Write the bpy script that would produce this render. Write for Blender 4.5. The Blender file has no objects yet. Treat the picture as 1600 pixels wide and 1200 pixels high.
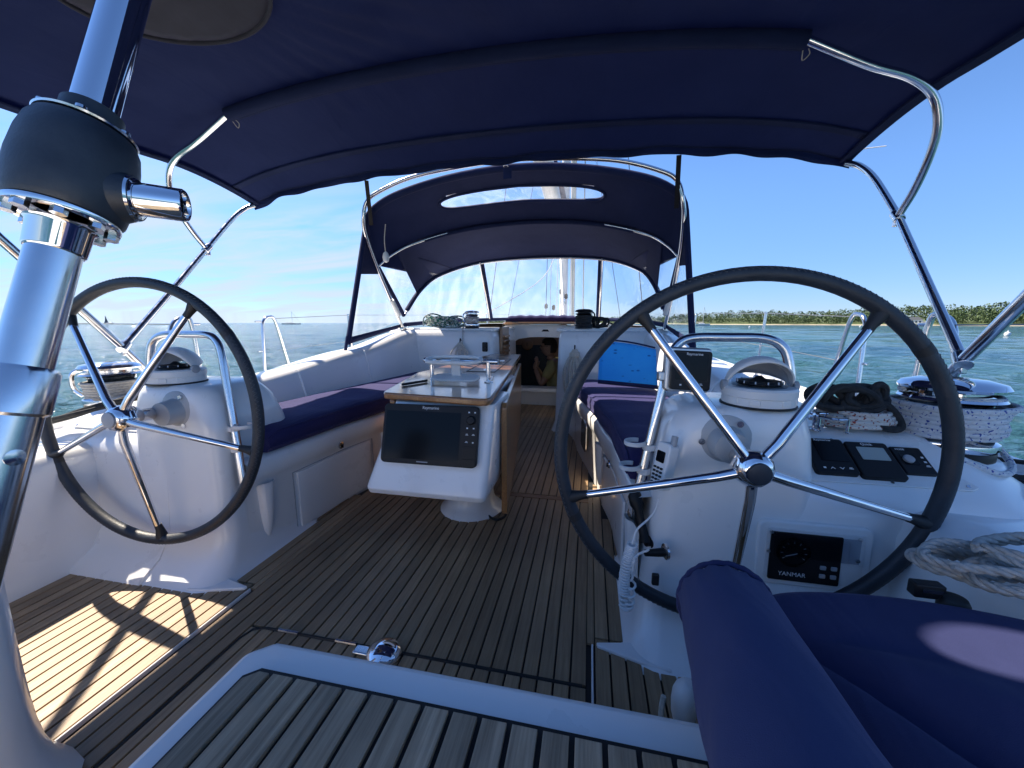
import bpy, bmesh, math, random
import numpy as np
from mathutils import Matrix, Vector
R = math.radians
rnd = random.Random(7)
sc = bpy.context.scene
col = sc.collection
# ---------------------------------------------------------------- camera
FL, YAW, PITCH = 594.0, 0.2, 0.1596
CP = Vector((0.57, 0.0, 0.96))
cf = Vector((-math.sin(YAW)*math.cos(PITCH), math.cos(YAW)*math.cos(PITCH), -math.sin(PITCH)))
cr = Vector((math.cos(YAW), math.sin(YAW), 0)); cu = cr.cross(cf)
cd = bpy.data.cameras.new('camera'); cam = bpy.data.objects.new('camera', cd); col.objects.link(cam)
cd.sensor_width = 36; cd.lens = FL/1600*36; cd.clip_start = 0.02; cd.clip_end = 20000
m = Matrix((cr, cu, -cf)).transposed().to_4x4(); m.translation = CP
cam.matrix_world = m
sc.camera = cam
def at(px, py, X=None, Y=None, Z=None):
    """world point on a known plane of the boat"""
    d = cf + cr*((px-800)/FL) - cu*((py-600)/FL)
    if X is not None: t = (X-CP.x)/d.x
    elif Y is not None: t = (Y-CP.y)/d.y
    else: t = (Z-CP.z)/d.z
    return CP + d*t
# ---------------------------------------------------------------- light
SUN = Vector((-0.73, 0.28, 1.0)).normalized()
EL = math.asin(SUN.z); AZ = math.atan2(SUN.x, SUN.y)
w = bpy.data.worlds.new('World'); sc.world = w; w.use_nodes = True
nt = w.node_tree; nt.nodes.clear()
out = nt.nodes.new('ShaderNodeOutputWorld'); bg = nt.nodes.new('ShaderNodeBackground')
sky = nt.nodes.new('ShaderNodeTexSky'); sky.sky_type = 'NISHITA'; sky.sun_disc = False
sky.sun_elevation = EL; sky.sun_rotation = AZ; sky.air_density = 1.0; sky.dust_density = 0.0; sky.ozone_density = 1.5
bg.inputs[1].default_value = 0.05
tc = nt.nodes.new('ShaderNodeTexCoord')
def wn(t, **k):
    n = nt.nodes.new(t)
    for a, b in k.items(): setattr(n, a, b)
    return n
# thin cirrus: noise on the direction projected to a flat layer
sep = wn('ShaderNodeSeparateXYZ'); nt.links.new(tc.outputs['Generated'], sep.inputs[0])
zz = wn('ShaderNodeMath', operation='MAXIMUM'); zz.inputs[1].default_value = 0.02; nt.links.new(sep.outputs[2], zz.inputs[0])
za = wn('ShaderNodeMath', operation='ADD'); za.inputs[1].default_value = 0.12; nt.links.new(zz.outputs[0], za.inputs[0])
dv = wn('ShaderNodeVectorMath', operation='DIVIDE'); nt.links.new(tc.outputs['Generated'], dv.inputs[0])
cb = wn('ShaderNodeCombineXYZ')
for i in range(3): nt.links.new(za.outputs[0], cb.inputs[i])
nt.links.new(cb.outputs[0], dv.inputs[1])
mp = wn('ShaderNodeMapping'); mp.inputs['Rotation'].default_value = (0, 0, R(24)); mp.inputs['Scale'].default_value = (0.55, 1.5, 0.0)
mp.inputs['Location'].default_value = (1.3, 0.4, 0)
nt.links.new(dv.outputs[0], mp.inputs[0])
n1 = wn('ShaderNodeTexNoise'); n1.inputs['Scale'].default_value = 1.5; n1.inputs['Detail'].default_value = 7; n1.inputs['Roughness'].default_value = 0.55; n1.inputs['Distortion'].default_value = 0.5
nt.links.new(mp.outputs[0], n1.inputs['Vector'])
r1 = wn('ShaderNodeValToRGB'); r1.color_ramp.elements[0].position = 0.36; r1.color_ramp.elements[1].position = 0.62
nt.links.new(n1.outputs[0], r1.inputs[0])
# the cloud bank lies toward the sun's side of the sky
dt = wn('ShaderNodeVectorMath', operation='DOT_PRODUCT'); dt.inputs[1].default_value = (-0.80, 0.60, 0.0); nt.links.new(tc.outputs['Generated'], dt.inputs[0])
mr = wn('ShaderNodeMapRange', interpolation_type='SMOOTHSTEP'); mr.inputs[1].default_value = 0.62; mr.inputs[2].default_value = 0.95; nt.links.new(dt.outputs['Value'], mr.inputs[0])
mu = wn('ShaderNodeMath', operation='MULTIPLY'); nt.links.new(r1.outputs[0], mu.inputs[0]); nt.links.new(mr.outputs[0], mu.inputs[1])
mu2 = wn('ShaderNodeMath', operation='MULTIPLY'); mu2.inputs[1].default_value = 0.85
em = wn('ShaderNodeMapRange', interpolation_type='SMOOTHSTEP'); em.inputs[1].default_value = 0.20; em.inputs[2].default_value = 0.34; em.inputs[3].default_value = 1.0; em.inputs[4].default_value = 0.08; nt.links.new(sep.outputs[2], em.inputs[0])
mu3 = wn('ShaderNodeMath', operation='MULTIPLY'); nt.links.new(mu.outputs[0], mu3.inputs[0]); nt.links.new(em.outputs[0], mu3.inputs[1]); nt.links.new(mu3.outputs[0], mu2.inputs[0])
mx = wn('ShaderNodeMixRGB'); mx.inputs[2].default_value = (3.6, 4.15, 5.05, 1)
tint = wn('ShaderNodeMixRGB', blend_type='MULTIPLY'); tint.inputs[0].default_value = 1; tint.inputs[2].default_value = (0.86, 0.96, 1.20, 1)
hz_ = wn('ShaderNodeMapRange', interpolation_type='SMOOTHSTEP'); hz_.inputs[1].default_value = 0.0; hz_.inputs[2].default_value = 0.32; nt.links.new(sep.outputs[2], hz_.inputs[0])
tm = wn('ShaderNodeMixRGB'); tm.inputs[1].default_value = (0.37, 0.51, 0.88, 1); tm.inputs[2].default_value = (0.62, 0.82, 1.10, 1); nt.links.new(hz_.outputs[0], tm.inputs[0])
nt.links.new(tm.outputs[0], tint.inputs[2]); nt.links.new(sky.outputs[0], tint.inputs[1])
nt.links.new(mu2.outputs[0], mx.inputs[0]); nt.links.new(tint.outputs[0], mx.inputs[1])
nt.links.new(mx.outputs[0], bg.inputs[0]); nt.links.new(bg.outputs[0], out.inputs[0])
sl = bpy.data.lights.new('sun', 'SUN'); sl.energy = 3.0; sl.angle = R(0.53); sl.color = (1.0, 0.88, 0.72)
so = bpy.data.objects.new('sun', sl); col.objects.link(so); so.rotation_euler = (-SUN).to_track_quat('-Z', 'Y').to_euler()
so.location = (-4, 8, 8)
vs = sc.view_settings; vs.view_transform = 'Standard'; vs.look = 'None'; vs.gamma = 1; vs.use_curve_mapping = False
vs.exposure = 1.98
try:
    sc.cycles.max_bounces = 10; sc.cycles.transparent_max_bounces = 16; sc.cycles.caustics_reflective = False; sc.cycles.caustics_refractive = False
except Exception: pass
# ---------------------------------------------------------------- materials
MATS = {}
class NT:
    def __init__(s, name):
        s.m = bpy.data.materials.new(name); s.m.use_nodes = True; s.t = s.m.node_tree
        s.b = s.t.nodes['Principled BSDF']; s.o = s.t.nodes['Material Output']; MATS[name] = s.m
    def n(s, t, **k):
        x = s.t.nodes.new(t)
        for a, b in k.items():
            if a in x.inputs.keys(): x.inputs[a].default_value = b
            else: setattr(x, a, b)
        return x
    def l(s, a, b): s.t.links.new(a, b)
    def p(s, **k):
        for a, b in k.items():
            a = a.replace('_', ' ')
            s.b.inputs[a].default_value = (*b, 1) if isinstance(b, tuple) and len(b) == 3 else b
        return s
    def coord(s, scale=(1, 1, 1), kind='Object'):
        c = s.n('ShaderNodeTexCoord'); mpp = s.n('ShaderNodeMapping'); mpp.inputs['Scale'].default_value = scale
        s.l(c.outputs[kind], mpp.inputs[0]); return mpp.outputs[0]
    def noise(s, vec, scale, detail=4, rough=0.5):
        x = s.n('ShaderNodeTexNoise', Scale=scale, Detail=detail, Roughness=rough); s.l(vec, x.inputs['Vector']); return x.outputs[0]
    def ramp(s, fac, stops):
        r = s.n('ShaderNodeValToRGB'); e = r.color_ramp.elements
        while len(e) < len(stops): e.new(0.5)
        for q, (p_, c) in zip(e, stops): q.position = p_; q.color = (*c, 1) if len(c) == 3 else c
        s.l(fac, r.inputs[0]); return r.outputs[0]
    def bump(s, h, strength=0.2, dist=0.01):
        b = s.n('ShaderNodeBump', Strength=strength, Distance=dist); s.l(h, b.inputs['Height']); s.l(b.outputs[0], s.b.inputs['Normal']); return b
def plain(name, c, rough=0.5, metal=0.0, **k):
    q = NT(name).p(Base_Color=c, Roughness=rough, Metallic=metal, **k); return q
def varied(name, c0, c1, rough, scale=6, bump=0.05, bs=60, metal=0.0, **k):
    q = NT(name).p(Roughness=rough, Metallic=metal, **k); v = q.coord()
    q.l(q.ramp(q.noise(v, scale, 5, 0.6), [(0.3, c0), (0.7, c1)]), q.b.inputs['Base Color'])
    if bump: q.bump(q.noise(v, bs, 4), bump, 0.004)
    return q
# white gelcoat, a little chalky and scuffed
q = NT('gelcoat').p(Roughness=0.28, Coat_Weight=0.5, Coat_Roughness=0.05); v = q.coord()
q.l(q.ramp(q.noise(v, 2.2, 6, 0.6), [(0.2, (0.80, 0.80, 0.79)), (0.8, (0.86, 0.86, 0.855))]), q.b.inputs['Base Color'])
q.l(q.ramp(q.noise(v, 7, 5, 0.6), [(0.2, (0.24,)*3), (0.9, (0.38,)*3)]), q.b.inputs['Roughness'])
q.bump(q.noise(v, 1.6, 1), 0.05, 0.01)
def teak(name, a, b, axis, rough=0.7, coat=0.0):
    q = NT(name).p(Roughness=rough, Coat_Weight=coat, Coat_Roughness=0.08)
    sc_ = {'y': (70, 3.0, 70), 'x': (3.0, 70, 70), 'z': (70, 70, 3.0)}[axis]
    v = q.coord(sc_); oi = q.n('ShaderNodeObjectInfo')
    ad = q.n('ShaderNodeVectorMath', operation='ADD'); cbx = q.n('ShaderNodeCombineXYZ')
    mm = q.n('ShaderNodeMath', operation='MULTIPLY'); mm.inputs[1].default_value = 37.0; q.l(oi.outputs['Random'], mm.inputs[0])
    for i in range(3): q.l(mm.outputs[0], cbx.inputs[i])
    q.l(v, ad.inputs[0]); q.l(cbx.outputs[0], ad.inputs[1])
    g = q.noise(ad.outputs[0], 1.6, 6, 0.65)
    c = q.ramp(g, [(0.28, a), (0.72, b)])
    v2 = q.coord((1, 1, 1)); blot = q.noise(v2, 3.5, 5, 0.6)
    wthr = q.ramp(blot, [(0.3, (0.78, 0.78, 0.8)), (0.7, (1.12, 1.1, 1.06))])
    mxx = q.n('ShaderNodeMixRGB', blend_type='MULTIPLY'); mxx.inputs[0].default_value = 1; q.l(c, mxx.inputs[1]); q.l(wthr, mxx.inputs[2])
    hv = q.n('ShaderNodeHueSaturation'); mr_ = q.n('ShaderNodeMapRange'); mr_.inputs[3].default_value = 0.76; mr_.inputs[4].default_value = 1.22
    q.l(oi.outputs['Random'], mr_.inputs[0]); q.l(mr_.outputs[0], hv.inputs['Value']); q.l(mxx.outputs[0], hv.inputs['Color'])
    q.l(hv.outputs[0], q.b.inputs['Base Color'])
    q.bump(g, 0.35 if coat == 0 else 0.05, 0.003)
    return q
teak('teak_sole', (0.25, 0.165, 0.092), (0.42, 0.29, 0.170), 'y', 0.5)
teak('teak_grey', (0.21, 0.165, 0.11), (0.50, 0.405, 0.28), 'y', 0.6)
teak('teak_trim', (0.17, 0.09, 0.045), (0.30, 0.17, 0.085), 'x', 0.5)
teak('varnish', (0.20, 0.085, 0.028), (0.36, 0.17, 0.06), 'y', 0.32, 0.9)
teak('varnish_z', (0.21, 0.095, 0.035), (0.36, 0.18, 0.07), 'y', 0.3, 0.7)
plain('caulk', (0.012, 0.012, 0.013), 0.6)
def fabric(name, c0, c1, sheen=0.3, transl=0.0, weave=900, wr=0.25, wrs=7, tcol=None):
    q = NT(name).p(Roughness=0.88, Sheen_Weight=sheen, Sheen_Roughness=0.5, Sheen_Tint=(0.6, 0.6, 1.0), Specular_IOR_Level=0.25)
    v = q.coord()
    q.l(q.ramp(q.noise(v, 4, 5, 0.6), [(0.3, c0), (0.72, c1)]), q.b.inputs['Base Color'])
    wv = q.n('ShaderNodeTexNoise', Scale=wrs, Detail=3.0); wv.inputs['Distortion'].default_value = 1.2
    v3 = q.coord((1, 0.35, 1)); q.l(v3, wv.inputs['Vector'])
    fine = q.noise(v, weave, 2)
    mxx = q.n('ShaderNodeMath', operation='MULTIPLY_ADD'); mxx.inputs[1].default_value = 0.05; q.l(fine, mxx.inputs[0]); q.l(wv.outputs[0], mxx.inputs[2])
    q.bump(mxx.outputs[0], wr, 0.03)
    if transl:
        tr = q.n('ShaderNodeBsdfTranslucent'); tr.inputs[0].default_value = (*(tcol or c1), 1)
        ms = q.n('ShaderNodeMixShader'); ms.inputs[0].default_value = transl
        q.l(q.b.outputs[0], ms.inputs[1]); q.l(tr.outputs[0], ms.inputs[2]); q.l(ms.outputs[0], q.o.inputs['Surface'])
    return q
fabric('canvas', (0.009, 0.018, 0.068), (0.015, 0.026, 0.090), 0.03, 0.34, wr=0.35, tcol=(0.026, 0.046, 0.17))
fabric('canvas_dodger', (0.013, 0.021, 0.075), (0.022, 0.032, 0.1), 0.03, 0.22, wr=0.2, tcol=(0.022, 0.032, 0.125))
fabric('patch', (0.02, 0.021, 0.03), (0.03, 0.031, 0.045), 0.1, wr=0.1)
fabric('navy_seat', (0.019, 0.018, 0.080), (0.029, 0.027, 0.105), 0.12, wr=0.30, wrs=9)
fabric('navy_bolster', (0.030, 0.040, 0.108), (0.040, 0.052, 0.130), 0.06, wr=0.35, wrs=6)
fabric('navy_helm_shaded', (0.014, 0.019, 0.068), (0.024, 0.030, 0.092), 0.06, wr=0.45, wrs=6)  # darker than the bolster's navy: the bolster's shade is in this colour
q = fabric('blue_pad', (0.03, 0.36, 0.92), (0.05, 0.46, 0.98), 0.2, wr=0.1)
v = q.coord((1, 1, 2.2)); spots = q.n('ShaderNodeTexVoronoi', Scale=17.0); q.l(v, spots.inputs['Vector'])
base = q.b.inputs['Base Color'].links[0].from_socket
fs = q.ramp(spots.outputs['Distance'], [(0.13, (1, 1, 1)), (0.24, (0, 0, 0))]); msk = q.ramp(q.noise(q.coord(), 9, 3), [(0.42, (0, 0, 0)), (0.5, (1, 1, 1))])
mm = q.n('ShaderNodeMixRGB', blend_type='MULTIPLY'); mm.inputs[0].default_value = 1; q.l(fs, mm.inputs[1]); q.l(msk, mm.inputs[2])
mc = q.n('ShaderNodeMixRGB'); mc.inputs[2].default_value = (0.012, 0.14, 0.52, 1); q.l(mm.outputs[0], mc.inputs[0]); q.l(base, mc.inputs[1]); q.l(mc.outputs[0], q.b.inputs['Base Color'])
q = NT('steel').p(Base_Color=(0.72, 0.72, 0.73), Metallic=1.0); v = q.coord()
q.l(q.ramp(q.noise(v, 25, 5, 0.6), [(0.3, (0.09,)*3), (0.75, (0.27,)*3)]), q.b.inputs['Roughness'])
plain('chrome', (0.78, 0.78, 0.80), 0.05, 1.0)
plain('alu', (0.55, 0.56, 0.57), 0.38, 1.0)
varied('mast_alu', (0.55, 0.55, 0.55), (0.68, 0.68, 0.67), 0.45, 3, 0.0)
varied('leather', (0.012, 0.017, 0.025), (0.024, 0.031, 0.042), 0.5, 20, 0.25, 180)
plain('thread', (0.10, 0.11, 0.12), 0.7)
varied('black_plastic', (0.007, 0.008, 0.010), (0.012, 0.013, 0.016), 0.42, 12, 0.05, 200, Specular_IOR_Level=0.25)
plain('flange_grey', (0.42, 0.43, 0.44), 0.4)
varied('gearbox', (0.010, 0.017, 0.030), (0.022, 0.031, 0.045), 0.45, 40, 0.08, 260)
plain('rubber', (0.015, 0.016, 0.018), 0.6)
q = plain('screen', (0.004, 0.005, 0.007), 0.14, Specular_IOR_Level=0.18)
plain('lcd', (0.33, 0.38, 0.36), 0.3)
plain('lcd_blue', (0.35, 0.45, 0.75), 0.3)
plain('print_white', (0.75, 0.76, 0.78), 0.6)
plain('button_grey', (0.35, 0.36, 0.38), 0.5)
varied('white_plastic', (0.70, 0.70, 0.69), (0.78, 0.78, 0.77), 0.4, 8, 0.03)
plain('grey_plastic', (0.32, 0.34, 0.37), 0.45)
def clear(name, haze, tint=(0.97, 0.98, 1.0), wav=0.25, wscale=6):
    q = NT(name); t = q.t
    tr = q.n('ShaderNodeBsdfTransparent'); tr.inputs[0].default_value = (*tint, 1)
    gl = q.n('ShaderNodeBsdfGlossy'); gl.inputs['Roughness'].default_value = 0.08
    df = q.n('ShaderNodeBsdfTranslucent'); df.inputs[0].default_value = (0.85, 0.88, 0.92, 1)
    fr = q.n('ShaderNodeFresnel'); fr.inputs[0].default_value = 1.12
    v = q.coord(); nn = q.n('ShaderNodeTexNoise', Scale=wscale, Detail=2.0); nn.inputs['Distortion'].default_value = 2.0; q.l(v, nn.inputs['Vector'])
    b = q.n('ShaderNodeBump', Strength=wav, Distance=0.05); q.l(nn.outputs[0], b.inputs['Height'])
    q.l(b.outputs[0], gl.inputs['Normal'])
    hz = q.n('ShaderNodeTexNoise', Scale=3.0, Detail=5.0); hz.inputs['Distortion'].default_value = 0.8; vz = q.coord((2.5, 2.5, 0.6)); q.l(vz, hz.inputs['Vector'])
    hr = q.n('ShaderNodeMapRange'); hr.inputs[1].default_value = 0.4; hr.inputs[2].default_value = 0.8; hr.inputs[3].default_value = haze*0.4; hr.inputs[4].default_value = haze*1.8
    q.l(hz.outputs[0], hr.inputs[0])
    m1 = q.n('ShaderNodeMixShader'); q.l(hr.outputs[0], m1.inputs[0]); q.l(tr.outputs[0], m1.inputs[1]); q.l(df.outputs[0], m1.inputs[2])
    m2 = q.n('ShaderNodeMixShader'); fa = q.n('ShaderNodeMath', operation='ADD'); fa.inputs[1].default_value = 0.03 if wav > 0.05 else 0.0; q.l(fr.outputs[0], fa.inputs[0]); fm = q.n('ShaderNodeMath', operation='MINIMUM'); fm.inputs[1].default_value = 0.16; q.l(fa.outputs[0], fm.inputs[0]); q.l(fm.outputs[0], m2.inputs[0]); q.l(m1.outputs[0], m2.inputs[1]); q.l(gl.outputs[0], m2.inputs[2])
    q.l(m2.outputs[0], q.o.inputs['Surface'])
clear('vinyl', 0.10, wav=0.12, wscale=4)
clear('perspex', 0.02, (0.75, 0.78, 0.82), 0.02)
clear('glass_dome', 0.01, (0.8, 0.82, 0.85), 0.0)
def rope(name, c0, c1, fleck=None, fs=70.0, thr=0.63):
    q = NT(name).p(Roughness=0.85); v = q.coord()
    c = q.ramp(q.noise(v, 90, 3), [(0.3, c0), (0.7, c1)])
    if fleck:
        vo = q.n('ShaderNodeTexNoise', Scale=fs, Detail=0.0); q.l(v, vo.inputs['Vector'])
        f = q.ramp(vo.outputs[0], [(thr, (0, 0, 0)), (thr+0.02, (1, 1, 1))]); mxx = q.n('ShaderNodeMixRGB'); mxx.inputs[2].default_value = (*fleck, 1)
        q.l(f, mxx.inputs[0]); q.l(c, mxx.inputs[1]); c = mxx.outputs[0]
    q.l(c, q.b.inputs['Base Color'])
    wv = q.n('ShaderNodeTexVoronoi', Scale=320.0); q.l(v, wv.inputs['Vector']); q.bump(wv.outputs['Distance'], 0.5, 0.002)
rope('rope_blue', (0.55, 0.56, 0.58), (0.68, 0.69, 0.7), (0.03, 0.07, 0.3), 150.0, 0.70)
rope('rope_red', (0.55, 0.53, 0.5), (0.66, 0.64, 0.6), (0.25, 0.04, 0.03), 140.0, 0.66)
rope('rope_green', (0.42, 0.46, 0.44), (0.6, 0.62, 0.6), (0.03, 0.16, 0.12), 60, 0.52)
rope('rope_cream', (0.50, 0.47, 0.40), (0.66, 0.62, 0.55))
rope('rope_grey', (0.30, 0.29, 0.27), (0.45, 0.43, 0.40))
rope('rope_black', (0.012, 0.013, 0.015), (0.03, 0.032, 0.034))
varied('skin', (0.45, 0.26, 0.18), (0.52, 0.31, 0.22), 0.5, 20, 0.0)
varied('shirt', (0.42, 0.36, 0.14), (0.52, 0.45, 0.2), 0.9, 10, 0.2, 20)
varied('trousers', (0.10, 0.09, 0.09), (0.14, 0.13, 0.12), 0.9, 10, 0.2, 20)
varied('hair', (0.015, 0.012, 0.01), (0.04, 0.03, 0.025), 0.7, 60, 0.3)
varied('cabin_wood', (0.20, 0.105, 0.055), (0.27, 0.15, 0.08), 0.5, 4, 0.0)
varied('cabin_sole', (0.05, 0.03, 0.02), (0.08, 0.05, 0.03), 0.6, 4, 0.0)
varied('sand', (0.38, 0.32, 0.23), (0.48, 0.41, 0.31), 0.95, 0.08, 0.0)
varied('grass_land', (0.06, 0.09, 0.03), (0.1, 0.13, 0.05), 0.95, 0.05, 0.0)
q = NT('foliage').p(Roughness=0.75); oi = q.n('ShaderNodeNewGeometry')
q.l(q.ramp(oi.outputs['Random Per Island'], [(0.0, (0.045, 0.08, 0.026)), (0.55, (0.062, 0.105, 0.034)), (1.0, (0.09, 0.13, 0.048))]), q.b.inputs['Base Color'])
plain('house_white', (0.72, 0.72, 0.70), 0.7); plain('house_roof', (0.22, 0.22, 0.23), 0.7); plain('window_dark', (0.03, 0.04, 0.05), 0.15)
plain('boat_white', (0.7, 0.7, 0.72), 0.4); plain('sail_dark', (0.12, 0.13, 0.16), 0.8); plain('wire', (0.25, 0.26, 0.27), 0.4, 0.8)
plain('sail_cloth', (0.55, 0.52, 0.45), 0.8)
# sea
q = NT('sea').p(Roughness=0.07, IOR=1.33, Specular_IOR_Level=0.5)
g = q.n('ShaderNodeNewGeometry'); v = g.outputs['Position']
c1 = q.ramp(q.noise(v, 0.05, 4, 0.6), [(0.35, (0.016, 0.062, 0.090)), (0.68, (0.044, 0.120, 0.115))])
q.l(c1, q.b.inputs['Base Color'])
na = q.n('ShaderNodeTexNoise', Scale=1.0, Detail=5.0, Roughness=0.6); mpn = q.n('ShaderNodeMapping'); mpn.inputs['Scale'].default_value = (0.9, 2.0, 1.0); mpn.inputs['Rotation'].default_value = (0, 0, R(-20)); q.l(v, mpn.inputs[0]); q.l(mpn.outputs[0], na.inputs['Vector'])
nb = q.n('ShaderNodeTexNoise', Scale=5.0, Detail=5.0, Roughness=0.6); q.l(mpn.outputs[0], nb.inputs['Vector'])
b1 = q.n('ShaderNodeBump', Strength=1.0, Distance=0.45); q.l(na.outputs[0], b1.inputs['Height'])
b2 = q.n('ShaderNodeBump', Strength=1.0, Distance=0.09); q.l(nb.outputs[0], b2.inputs['Height']); q.l(b1.outputs[0], b2.inputs['Normal']); q.l(b2.outputs[0], q.b.inputs['Normal'])
# ---------------------------------------------------------------- mesh helpers
ORG = {}
def spline(pts, n=8, closed=False):
    P = [Vector(p) for p in pts]; o = []; L = len(P)
    for i in range(L if closed else L-1):
        a = P[(i-1) % L] if closed or i > 0 else P[0]*2-P[1]
        b = P[i]; c = P[(i+1) % L]
        d = P[(i+2) % L] if closed or i+2 < L else P[-1]*2-P[-2]
        for k in range(n):
            t = k/n
            o.append(0.5*((2*b)+(c-a)*t+(2*a-5*b+4*c-d)*t*t+(3*b-a-3*c+d)*t*t*t))
    if not closed: o.append(P[-1])
    return o
def frame(o, right, up):
    x = Vector(right).normalized(); z = x.cross(Vector(up)).normalized(); y = z.cross(x)
    m = Matrix((x, y, z)).transposed().to_4x4(); m.translation = Vector(o); return m
class MB:
    def __init__(s): s.v = []; s.f = []
    def add(s, vs, fs):
        k = len(s.v); s.v += [Vector(p) for p in vs]; s.f += [tuple(i+k for i in f) for f in fs]; return s
    def box(s, c, d, M=None):
        x, y, z = c; a, b, e = d[0]/2, d[1]/2, d[2]/2
        vs = [Vector((x+i*a, y+j*b, z+k*e)) for i in (-1, 1) for j in (-1, 1) for k in (-1, 1)]
        if M: vs = [M @ p for p in vs]
        return s.add(vs, [(0, 1, 3, 2), (4, 6, 7, 5), (0, 4, 5, 1), (2, 3, 7, 6), (0, 2, 6, 4), (1, 5, 7, 3)])
    def prism(s, poly, z0, z1, M=None):
        n = len(poly); vs = [Vector((p[0], p[1], z0)) for p in poly]+[Vector((p[0], p[1], z1)) for p in poly]
        if M: vs = [M @ p for p in vs]
        return s.add(vs, [tuple(range(n-1, -1, -1)), tuple(range(n, 2*n))]+[(i, (i+1) % n, n+(i+1) % n, n+i) for i in range(n)])
    def tube(s, pts, r, seg=10, closed=False, cap=True):
        P = [Vector(p) for p in pts]; n = len(P); rs = r if isinstance(r, (list, tuple)) else [r]*n
        T = []
        for i in range(n):
            a = P[(i-1) % n] if closed or i else P[0]; b = P[(i+1) % n] if closed or i < n-1 else P[-1]
            t = (b-a); T.append(t.normalized() if t.length > 1e-9 else Vector((0, 0, 1)))
        u = T[0].orthogonal().normalized(); rings = []
        for i in range(n):
            u = (u-T[i]*u.dot(T[i])); u = u.normalized() if u.length > 1e-6 else T[i].orthogonal().normalized()
            w_ = T[i].cross(u)
            rings.append([P[i]+(u*math.cos(2*math.pi*k/seg)+w_*math.sin(2*math.pi*k/seg))*rs[i] for k in range(seg)])
        fs = []
        off = 0
        if closed:
            off = min(range(seg), key=lambda k: (rings[-1][0]-rings[0][k]).length)
        for i in range(n if closed else n-1):
            j = (i+1) % n; o_ = off if closed and i == n-1 else 0
            for k in range(seg): fs.append((i*seg+k, i*seg+(k+1) % seg, j*seg+(k+1+o_) % seg, j*seg+(k+o_) % seg))
        if cap and not closed: fs += [tuple(range(seg-1, -1, -1)), tuple((n-1)*seg+k for k in range(seg))]
        return s.add([p for ring in rings for p in ring], fs)
    def lathe(s, prof, o=(0, 0, 0), axis=(0, 0, 1), seg=24, sx=1.0):
        ax = Vector(axis).normalized(); M = ax.to_track_quat('Z', 'Y').to_matrix().to_4x4(); M.translation = Vector(o)
        vs = []; n = len(prof)
        for r, z in prof:
            for k in range(seg):
                a = 2*math.pi*k/seg; vs.append(M @ Vector((r*math.cos(a)*sx, r*math.sin(a), z)))
        fs = [(i*seg+k, i*seg+(k+1) % seg, (i+1)*seg+(k+1) % seg, (i+1)*seg+k) for i in range(n-1) for k in range(seg)]
        fs += [tuple(range(seg-1, -1, -1)), tuple((n-1)*seg+k for k in range(seg))]
        return s.add(vs, fs)
    def grid(s, rows, closed=False, caps=False):
        n = len(rows); m_ = len(rows[0]); fs = []
        for i in range(n-1):
            for j in range(m_ if closed else m_-1):
                fs.append((i*m_+j, i*m_+(j+1) % m_, (i+1)*m_+(j+1) % m_, (i+1)*m_+j))
        if caps: fs += [tuple(range(m_-1, -1, -1)), tuple((n-1)*m_+k for k in range(m_))]
        return s.add([p for r_ in rows for p in r_], fs)
    def xf(s, M): s.v = [M @ p for p in s.v]; return s
    def build(s, name, mat, parent=None, bevel=0, solid=0, smooth=40, sub=0, flip=False, loc=None):
        me = bpy.data.meshes.new(name)
        o_ = ORG.get(parent.name, Vector()) if parent else (Vector(loc) if loc else Vector())
        me.from_pydata([p-o_ for p in s.v], [], s.f); me.update()
        bm = bmesh.new(); bm.from_mesh(me)
        if not solid: bmesh.ops.recalc_face_normals(bm, faces=bm.faces)
        bm.to_mesh(me); bm.free()
        me.materials.append(MATS[mat]); 
        if smooth:
            for p in me.polygons: p.use_smooth = True
            me.set_sharp_from_angle(angle=R(smooth))
        ob = bpy.data.objects.new(name, me); col.objects.link(ob)
        if parent: ob.parent = parent
        elif loc: ob.location = loc
        ORG[ob.name] = o_
        if solid:
            d = ob.modifiers.new('solid', 'SOLIDIFY'); d.thickness = solid; d.offset = 0
        if bevel:
            d = ob.modifiers.new('bevel', 'BEVEL'); d.width = bevel; d.segments = 3; d.limit_method = 'ANGLE'; d.angle_limit = R(35); d.harden_normals = False
        if sub:
            d = ob.modifiers.new('sub', 'SUBSURF'); d.levels = sub; d.render_levels = sub
        return ob
def thing(name, loc, label, cat, group=None):
    o = bpy.data.objects.new(name, None); col.objects.link(o); o.location = loc; o.empty_display_size = 0.05
    ORG[o.name] = Vector(loc); o['label'] = label; o['category'] = cat
    if group: o['group'] = group
    return o
def tag(o, label, cat, group=None):
    o['label'] = label; o['category'] = cat
    if group: o['group'] = group
    return o
def rrect(w_, h_, r, n=4):
    o = []
    for cx, cy, a0 in ((w_/2-r, h_/2-r, 0), (-w_/2+r, h_/2-r, 90), (-w_/2+r, -h_/2+r, 180), (w_/2-r, -h_/2+r, 270)):
        for k in range(n+1): a = R(a0+90*k/n); o.append((cx+r*math.cos(a), cy+r*math.sin(a)))
    return o
def text(name, body, size, M, mat, parent, ext=0.0003):
    cu_ = bpy.data.curves.new('t', 'FONT'); cu_.body = body; cu_.size = size; cu_.align_x = 'CENTER'; cu_.align_y = 'CENTER'; cu_.extrude = ext
    to = bpy.data.objects.new('t', cu_); col.objects.link(to); dg = bpy.context.evaluated_depsgraph_get()
    me = bpy.data.meshes.new_from_object(to.evaluated_get(dg)); bpy.data.objects.remove(to); bpy.data.curves.remove(cu_)
    me.name = name; o_ = ORG[parent.name]
    me.transform(Matrix.Translation(-o_) @ M); me.materials.clear(); me.materials.append(MATS[mat])
    ob = bpy.data.objects.new(name, me); col.objects.link(ob); ob.parent = parent; ORG[ob.name] = o_
    return ob
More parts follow.
